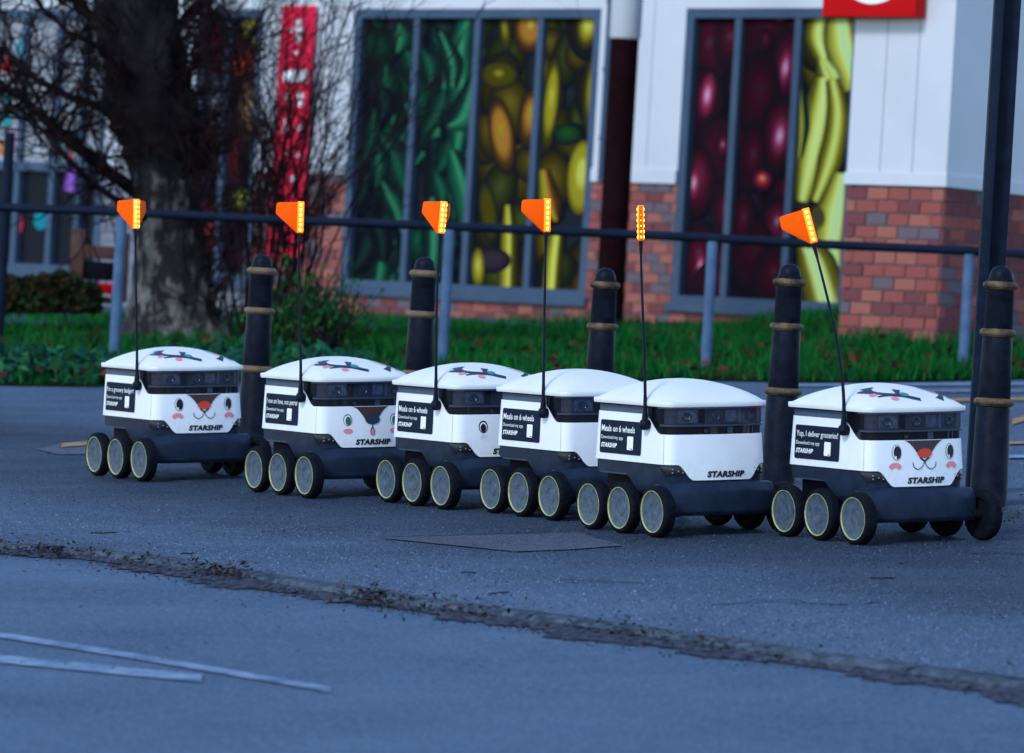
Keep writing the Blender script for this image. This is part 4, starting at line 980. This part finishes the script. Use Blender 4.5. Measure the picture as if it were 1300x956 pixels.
LINES = {'meals': side_text('Meals on 6 wheels', -.249, .349, .222, .0230, .012), 'badger': side_text("I'm a grocery badger!", -.249, .345, .252, .0260, .006), 'love': side_text('I run on love, not petrol', -.249, .345, .256, .0260, .006), 'yup': side_text('Yup, I deliver groceries!', -.249, .345, .256, .0260, .006)}
FC = .014
def fpt(y, z, e): return (front_surf(y, z)+e, y, z)
me, v = text_mesh('STARSHIP', 'ink', .158, .0225, .20, .062); set_co(me, [fpt(-.060+p[0]+.002, .2035+p[1], .0018) for p in v]); FRONT_TEXT = me
def fdecal(m, name, cols_, e):      # columns of (y, zlo, zhi)
    b = MB(); b.loft([[fpt(y, a, e) for y, a, c in cols_], [fpt(y, c, e) for y, a, c in cols_]], False); return b.mesh(name, m)
def fell(m, name, y, z, ry, rz, e, n=28):
    pts = [fpt(y+ry*math.cos(2*math.pi*k/n), z+rz*math.sin(2*math.pi*k/n), e) for k in range(n)]; b = MB(); b.add([fpt(y, z, e)]+pts, [(0, 1+k, 1+(k+1) % n) for k in range(n)]); return b.mesh(name, m)
def fstroke(m, name, pts, w, e, taper=False):
    pts = np.array(pts, float); t = np.linspace(0, len(pts)-1, 24); P = np.c_[np.interp(t, range(len(pts)), pts[:, 0]), np.interp(t, range(len(pts)), pts[:, 1])]
    for _ in range(4): P[1:-1] = (P[:-2]+2*P[1:-1]+P[2:])/4
    d = np.gradient(P, axis=0); d /= np.linalg.norm(d, axis=1)[:, None]; nn = np.c_[-d[:, 1], d[:, 0]]
    b = MB(); b.loft([[fpt(*(P[i]+nn[i]*w/2), e) for i in range(len(P))], [fpt(*(P[i]-nn[i]*w/2), e) for i in range(len(P))]], False); return b.mesh(name, m)
def bean(m, name, y, z, ry, rz, e):
    return fstroke(m, name, [(y-ry, z-rz*.5), (y-ry*.5, z+rz*.3), (y, z+rz*.35), (y+ry*.5, z+rz*.3), (y+ry, z-rz*.5)], rz*1.25, e)
def snout(w0, z0, z1, w1, m):
    cs = []
    for q in np.linspace(-1, 1, 21):
        y = q*w0; a = abs(y); lo = z0 if a <= w1 else z0+(z1-z0)*(1-(1-(a-w1)/(w0-w1))**1.7)
        cs.append((FC+y, lo, z1))
    return fdecal(m, 'snout', cs, .0016)
def deer_face():
    f = [snout(.084, .302, .3525, .026, 'brown')]
    f.append(fell('rednose', 'nose', FC, .308, .031, .0165, .0030)); f.append(fstroke('ink', 'muzzle', [(FC-.020, .294), (FC-.006, .284), (FC, .2805), (FC+.006, .284), (FC+.020, .294)], .006, .0022))
    for s_ in (-1, 1):
        y = FC+s_*.113
        f.append(fell('ink', 'eye', y, .312, .0185, .0270, .0018)); f.append(fell('print', 'eye_ring', y, .312, .0165, .0250, .0022)); f.append(fell('ink', 'pupil', y+.002, .312, .0140, .0225, .0026)); f.append(fell('print', 'eye_glint', y-.004, .296, .003, .005, .0030, 12))
        f.append(bean('pink', 'cheek', FC+s_*.119, .264, .0195, .0135, .0018))
        f.append(fstroke('ink', 'mouth', [(FC+s_*.049, .277), (FC+s_*.047, .262), (FC+s_*.028, .2505), (FC+s_*.008, .262), (FC, .282)], .0030, .0022))
    return f
def tear_face():
    f = [snout(.082, .288, .3525, .020, 'brown'), fell('navy', 'nose', FC+.004, .302, .033, .019, .0030), fell('navy', 'tear_outline', FC+.004, .256, .0105, .016, .0020), fell('pink', 'tear', FC+.004, .255, .0075, .0120, .0026), fstroke('navy', 'tear_stem', [(FC+.004, .286), (FC+.004, .268)], .005, .0022)]
    for s_ in (-1, 1):
        y = FC+s_*.104
        f.append(fell('navy', 'eye', y, .301, .0185, .0225, .0018)); f.append(fell('print', 'eye_ring', y, .300, .0160, .0195, .0022)); f.append(fell('green', 'pupil', y+.002, .298, .0120, .0165, .0026)); f.append(fell('pink', 'cheek', FC+s_*.103, .258, .020, .0100, .0018))
    return f
def freckle_face():
    f = []
    for s_ in (-1, 1):
        y = FC+s_*.110
        f.append(fell('ink', 'eye', y, .308, .0185, .0235, .0018)); f.append(fell('print', 'eye_ring', y, .306, .0145, .0190, .0022)); f.append(fell('ink', 'pupil', y, .303, .0115, .0165, .0026))
        rr = random.Random(3)
        for k in range(9): f.append(fell('seam', 'freckle', y+.018*math.cos(k*2.4)*(k/9)**.5, .270+.010*math.sin(k*2.4)*(k/9)**.5, .0022, .0018, .0018, 8))
    f.append(fell('ink', 'nose', FC, .300, .030, .016, .0030))
    return f
FACES = {'deer': deer_face(), 'tear': tear_face(), 'freckle': freckle_face(), None: []}
def rpt(x, y, e=.0016): return (x, y, lid_z(x, y)+e)
def rstroke(m, name, pts, wd, e=.0016):
    pts = np.array(pts, float); t = np.linspace(0, len(pts)-1, 26); P = np.c_[np.interp(t, range(len(pts)), pts[:, 0]), np.interp(t, range(len(pts)), pts[:, 1])]
    for _ in range(2): P[1:-1] = (P[:-2]+2*P[1:-1]+P[2:])/4
    ws = np.interp(t, np.linspace(0, len(pts)-1, len(wd)), wd); d = np.gradient(P, axis=0); d /= np.linalg.norm(d, axis=1)[:, None]+1e-9; nn = np.c_[-d[:, 1], d[:, 0]]
    b = MB(); b.loft([[rpt(*(P[i]+nn[i]*ws[i]*k), e) for i in range(len(P))] for k in (-.5, 0, .5)], False); return b.mesh(name, m)
def rell(m, name, x, y, rx, ry, e=.0022, n=22):
    b = MB(); b.add([rpt(x, y, e)]+[rpt(x+rx*math.cos(2*math.pi*k/n), y+ry*math.sin(2*math.pi*k/n), e) for k in range(n)], [(0, 1+k, 1+(k+1) % n) for k in range(n)]); return b.mesh(name, m)
def antler(s_):
    Y = lambda y: y if s_ < 0 else .022-y
    q = lambda pts: [(x, Y(y)) for x, y in pts]
    return [rstroke('navy', 'antler', q([(.037, -.148), (.069, -.140), (.103, -.127), (.128, -.108), (.144, -.077), (.151, -.039), (.168, -.014), (.182, .016)]), [.014, .023, .023, .020, .023, .025, .023, .020]),
            rstroke('navy', 'antler_tine', q([(.030, -.106), (.055, -.122), (.085, -.128), (.110, -.122)]), [.050, .026, .025, .020], .0019), rstroke('navy', 'antler_tine', q([(.100, -.032), (.125, -.045), (.146, -.048)]), [.030, .018, .020], .0019), rstroke('navy', 'antler_tine', q([(.143, -.137), (.145, -.094), (.146, -.050)]), [.010, .014, .014], .0019),
            rell('pink', 'bauble', .118, Y(-.140), .013, .014), rell('pink', 'bauble', .170, Y(-.083), .012, .015), rell('teal', 'bauble', .144, Y(-.028), .015, .017)]
ANT = antler(-1)+[rstroke('navy', 'antler', [(.178, .100), (.160, .116), (.140, .130), (.124, .142)], [.030, .018, .016, .010]), rstroke('navy', 'antler_tine', [(.078, .074), (.105, .098), (.128, .126), (.146, .150), (.160, .176)], [.005, .009, .012, .009, .005], .0019),
    rell('pink', 'bauble', .116, .116, .011, .012), rell('teal', 'bauble', .152, .160, .010, .014)]
SPEC = [dict(face='deer', ant=1, line='badger', label='robot with red nosed animal face and the grocery badger slogan', tip=(172, 292), lean=0.5, yaw=-6, v=110),
        dict(face='tear', ant=1, line='love', label='robot with brown nose and pink teardrop on its face', tip=(380, 297), lean=1.8, yaw=4, v=False),
        dict(face='freckle', ant=1, line='meals', label='robot with arched dark eye and grey freckles below it', tip=(559, 298), lean=5.0, yaw=-6, v=103),
        dict(face=None, ant=0, line='meals', label='plain lidded robot squeezed between the freckled robot and another plain one', tip=(693, 296), lean=1.0, yaw=14, v=False),
        dict(face=None, ant=0, line='meals', label='faceless white robot with wide black visor and bare lid', tip=(813.5, 307), lean=-0.5, yaw=-88, v=False),
        dict(face='deer', ant=1, line='yup', label='robot with red nosed animal face and a bent flag pole', tip=(1033, 310), lean=-14.5, yaw=0, v=False)]
def robot(i, sp):
    Mx = robot_matrix(i); t = thing('delivery_robot', 'white six wheeled delivery '+sp['label'], 'robot', Matrix(Mx.tolist()), 'delivery robots queued on the pavement')
    for n in ('shell', 'inner_body', 'lower_body', 'chassis', 'bumper'): o = link(n, RM[n], t); P_ = o if n == 'shell' else None; sh = o if n == 'shell' else sh
    link('panel_seam', RM['seam'], sh)
    lid_ = link('lid', RM['lid'], t); link('lid_seal', RM['lid_seal'], lid_)
    if sp['ant']:
        for me in ANT: link(me.name.split('.')[0], me, lid_)
    vz = link('visor', RM['visor'], t); link('sensor_window', RM['sensor_window'], vz); link('ledge', RM['ledge'], vz); link('brow', RM['brow'], vz)
    for me in LENS: link('lens', me, vz)
    for me in MODS_REFLS: link('module_and_reflection', me, vz)
    for k in 'RL': h = link('headlamp', RM['lamp'+k], t); link('lamp_leds', RM['chip'+k], h)
    st_ = link('side_sticker', RM['sticker'], t); link('card', RM['card'], st_); link('card_mark', RM['cardmark'], st_)
    for me in (LINES[sp['line']], T_APP, T_ST): link('lettering', me, st_)
    link('front_lettering', FRONT_TEXT, t)
    for me in FACES[sp['face']]: link(me.name.split('.')[0], me, t)
    for k, x in enumerate((.215, -.005, -.21)):
        for s_ in (-1, 1):
            w = bpy.data.objects.new('wheel', None); COL.objects.link(w); w.parent = t; w.empty_display_size = .05
            w.matrix_local = Matrix.Translation((x, s_*.2625, .0903)) @ Matrix.Rotation(0 if s_ < 0 else math.pi, 4, 'Z') @ Matrix.Rotation(random.uniform(0, 6.28), 4, 'Y')
            for n, me in zip(('tyre', 'hub', 'rim_ring', 'axle'), WH): link(n, me, w)
    for s_ in (-1, 1):
        for n in ('arm', 'arm2'): o = link('suspension_arm', RM[n], t); o.location = (0, s_*.215, 0)
    for yy in (-.10, .10): o = link('tail_light', RM['tail' if i == 5 else 'tailoff'], t); o.location = (-.308, yy, .437)
    # pole and flag, bent as each one is
    mo = link('flag_mount', RM['mount'], t); mp_ = (.058, -(W+draft(.385))-.004, .385); mo.location = mp_
    base = Vector(mp_)+Vector((.002, -.012, .052)); Mi = np.linalg.inv(Mx)
    Dm = to_px((Mx@np.array([*mp_, 1]))[:3])[2]; tip = Vector((Mi@np.array([*px(*sp['tip'], Dm), 1]))[:3])
    lean = math.radians(sp['lean'])                  # lean of the tip as seen across the street
    c_ = math.cos(HEAD); upv = Vector((Mi[:3, :3]@(_U*math.cos(lean)+_R*math.sin(lean))).tolist()).normalized()
    Ld = (tip-base).length; p1 = base+Vector((0, 0, 1))*Ld*.33; p2 = tip-upv*Ld*.33
    pts = [((1-q)**3*base+3*(1-q)**2*q*p1+3*(1-q)*q*q*p2+q**3*tip) for q in np.linspace(0, 1, 22)]
    b = MB(); b.tube([p[:] for p in pts], [.0068]*2+list(np.linspace(.0058, .0042, 18))+[.0062, .0075], 10); o = b.build('flag_pole', 'pole', t); autosmooth(o.data)
    fl = bpy.data.objects.new('flag', None); COL.objects.link(fl); fl.parent = t; fl.empty_display_size = .05
    across = Vector((Mi[:3, :3]@_R).tolist()); zax = upv; xax = (across-zax*across.dot(zax)).normalized(); yax = zax.cross(xax)
    Rm = Matrix((xax, yax, zax)).transposed().to_4x4()
    fl.matrix_local = Matrix.Translation(tip) @ Rm @ Matrix.Rotation(math.radians(sp['yaw']), 4, 'Z')
    if sp['v']:
        for a in (0, -sp['v']):
            o = link('flag_wing', RM['flag_wing'], fl); o.matrix_local = Matrix.Rotation(math.radians(a), 4, 'Z')
    else: link('flag_plate', RM['flag_plate'], fl)
    link('led_bar', RM['led_bar'], fl); link('leds', RM['leds'], fl); link('flag_socket', RM['socket'], fl)
    return t
for i, sp in enumerate(SPEC): robot(i, sp)
# ================================================================ LITTER
b = MB(); L_ = [(.026, .017, .018), (.040, .023, .020), (.055, .033, .028), (.014, .011, .015), (.085, .070, .066), (.018, .020, .028), (.03, .03, .042)]
def flake(P, s, cols, up=1.0):
    a = np.array([random.gauss(0, 1), random.gauss(0, 1), random.gauss(0, .35*up)]); a /= np.linalg.norm(a); c = np.cross(a, np.array([random.gauss(0, .3), random.gauss(0, .3), 1])); c /= np.linalg.norm(c)
    col = np.array(random.choice(cols))*random.uniform(.5, 1.4); k = a*s*.5+c*s*.1+np.array([0, 0, s*.25*random.random()])
    b.add([P-a*s, P+c*s*.5, P+k, P+a*s, P-c*s*.45], [(0, 1, 2), (2, 1, 3), (0, 2, 4), (2, 3, 4)], [col]*5)
for _ in range(6500):
    s = random.uniform(0, cum[-1]); P = along(s, kp); Q = along(s, kin); u_ = to_px(P)[0]
    if u_ < -80 or u_ > 1400: continue
    dens = .55+.45*math.sin(s*5.1)*math.sin(s*2.3+1)
    if u_ > 850: dens *= .35
    if random.random() > dens: continue
    t_ = abs(random.gauss(0, .085)); P = P-(Q-P)/KERB_W*t_-STREET_N*(ROAD_DROP-.004-max(0, .042*(1-t_/.06))*random.random()*.45); flake(P, random.uniform(.003, .009), L_)
for hp in range(34):
    s = random.uniform(.5, cum[-1]-.5); u_ = to_px(along(s, kp))[0]
    if u_ < -60 or u_ > 1000: continue
    n_h = int(random.uniform(20, 95)*(1 if u_ < 720 else .5)); sp_l = random.uniform(.05, .16)
    for _ in range(n_h):
        ss = s+random.gauss(0, sp_l); P = along(ss, kp); Q = along(ss, kin); off = abs(random.gauss(.0, .04))-.008; hh = max(0, random.gauss(.018, .013)); flake(P-(Q-P)/KERB_W*off+STREET_N*(-ROAD_DROP*(off > 0)+.004+hh*math.exp(-(off/.05)**2)+(.028*random.random() if off > 0 else 0)), random.uniform(.005, .015), L_)
for _ in range(320):
    s = random.uniform(0, cum[-1]); Q = along(s, kin); P0 = along(s, kp); flake(P0+(Q-P0)/KERB_W*(abs(random.gauss(.10, .14)))+STREET_N*.006, random.uniform(.003, .009), L_, .5)
for _ in range(420):
    flake(gp(random.uniform(-20, 1320), random.uniform(590, 850), .0)+STREET_N*.005, random.uniform(.003, .010), L_+[(.15, .15, .16), (.09, .03, .02)], .4)
lit = b.build('leaf_litter', 'litter'); tag(lit, 'brown leaf litter and grit gathered along the kerb gutter', 'leaf litter', kind='stuff')
b = MB()
for u, v, du, dv in [(115, 679, 32, -1), (620, 757, 26, -3), (1105, 736, 30, 1), (585, 729, 20, 1), (230, 705, 16, -1)]:
    A = gp(u, v)+STREET_N*.006; B = gp(u+du, v+dv)+STREET_N*.006; w = wander(A, B, 6, .12); b.tube(w, [.0022]*len(w), 5)
ck = MB()
for path in ([(1215, 701), (1245, 704), (1270, 703), (1310, 706)], [(700, 741), (760, 739), (810, 742)], [(330, 676), (380, 672), (440, 674)], [(905, 770), (980, 764), (1060, 769), (1120, 766)], [(485, 684), (560, 681.6), (640, 679.6), (735, 677)]):
    q = [gp(u + random.uniform(-2, 2), v) for u, v in path]; w = []
    for a_, c_ in zip(q[:-1], q[1:]): w += wander(a_, c_, 8, .10)
    up_ = [p+STREET_N*.0046 for p in w]; sd_ = [p+STREET_N*.0046+np.array([0, .012+.010*random.random(), 0])+np.array([0, 0, -(STREET_N[1]*.015)/STREET_N[2]]) for p in w]
    ck.loft([up_, sd_], False)
o = ck.build('surface_cracks', 'under'); tag(o, 'thin dark cracks in the pavement asphalt', 'cracks', kind='stuff')
tag(b.build('twig_litter', 'twig'), 'thin broken twigs lying on the pavement', 'twigs', kind='stuff')
b = MB()
for q in range(2):
    a = px(1201, 660, 17.9)
    for k in range(60):
        P = gp(1255+random.gauss(0, 26), 655+random.gauss(0, 5)); flake(P+STREET_N*.004, random.uniform(.004, .012), [(.03, .06, .02), (.05, .04, .02), (.02, .03, .015)], 1.5)
tag(b.build('weed_patch', 'litter'), 'small weeds and dirt round the foot of the bollard beside the square post', 'weeds', kind='stuff')

# coarse chippings standing proud of the worn asphalt
def chips_on(n, u0, u1, v0, v1, s0, s1, cols, keep=None):
    u = RNG.uniform(u0, u1, n); v = RNG.uniform(v0, v1, n)
    kv = np.interp(u, [p[0] for p in KERB_PX], [p[1] for p in KERB_PX])-6
    ok = v < kv; u, v = u[ok], v[ok]; n = len(u)
    D = FPX/(SC[0]+SC[1]*u+SC[2]*v)
    P = CAM+(_R*((u-CU)/FPX)[:, None]-_U*((v-CV)/FPX)[:, None]+_F)*D[:, None]
    an = RNG.uniform(0, 6.28, (n, 1)); r = RNG.uniform(s0, s1, (n, 1)); h = r*RNG.uniform(.45, 1.0, (n, 1))
    vs_ = []
    for k in range(4):
        a = an+k*math.pi/2+RNG.uniform(-.4, .4, (n, 1)); rr = r*RNG.uniform(.7, 1.2, (n, 1))
        xy = np.c_[np.cos(a)*rr, np.sin(a)*rr]; p = P.copy(); p[:, :2] += xy; p[:, 2] -= (STREET_N[0]*xy[:, 0]+STREET_N[1]*xy[:, 1])/STREET_N[2]+.0005; vs_.append(p)
    top = P+STREET_N*h+RNG.normal(0, 1, (n, 3))*r*.2; vs_.append(top)
    V = np.stack(vs_, 1).reshape(-1, 3); b0 = (np.arange(n)*5)[:, None]
    F = np.concatenate([np.c_[b0+k, b0+(k+1) % 4, b0+4] for k in range(4)], 0)
    me = bpy.data.meshes.new('chippings'); me.vertices.add(len(V)); me.vertices.foreach_set('co', V.astype(np.float32).ravel())
    me.loops.add(F.size); me.loops.foreach_set('vertex_index', F.astype(np.int32).ravel()); me.polygons.add(len(F)); me.polygons.foreach_set('loop_start', np.arange(0, F.size, 3, dtype=np.int32)); me.update(calc_edges=True); me.validate()
    cc = np.array(cols)[RNG.integers(0, len(cols), n)]*RNG.uniform(.7, 1.3, (n, 1)); dd = BAND[0]*P[:, 0]+BAND[1]*P[:, 1]-BAND[2]; ss = lambda a, c: (lambda t: t*t*(3-2*t))(np.clip((dd-a)/(c-a), 0, 1)); mk = ss(.6, 2.3)*(1-ss(3.9, 5.4)); cc = cc*(1.2-.66*mk)[:, None]
    ca = me.color_attributes.new('Col', 'FLOAT_COLOR', 'POINT'); ca.data.foreach_set('color', np.repeat(np.c_[cc, np.ones(n)], 5, 0).astype(np.float32).ravel()); me.materials.append(M['litter']); return me
CH = [(.058, .102, .18), (.075, .125, .21), (.11, .165, .25), (.040, .070, .13), (.012, .024, .05), (.17, .23, .32), (.052, .095, .17), (.062, .107, .185)]
o = link('chippings', chips_on(95000, -25, 1325, 486, 870, .0014, .0042, CH)); tag(o, 'coarse stone chippings in the worn pavement asphalt', 'chippings', kind='stuff')
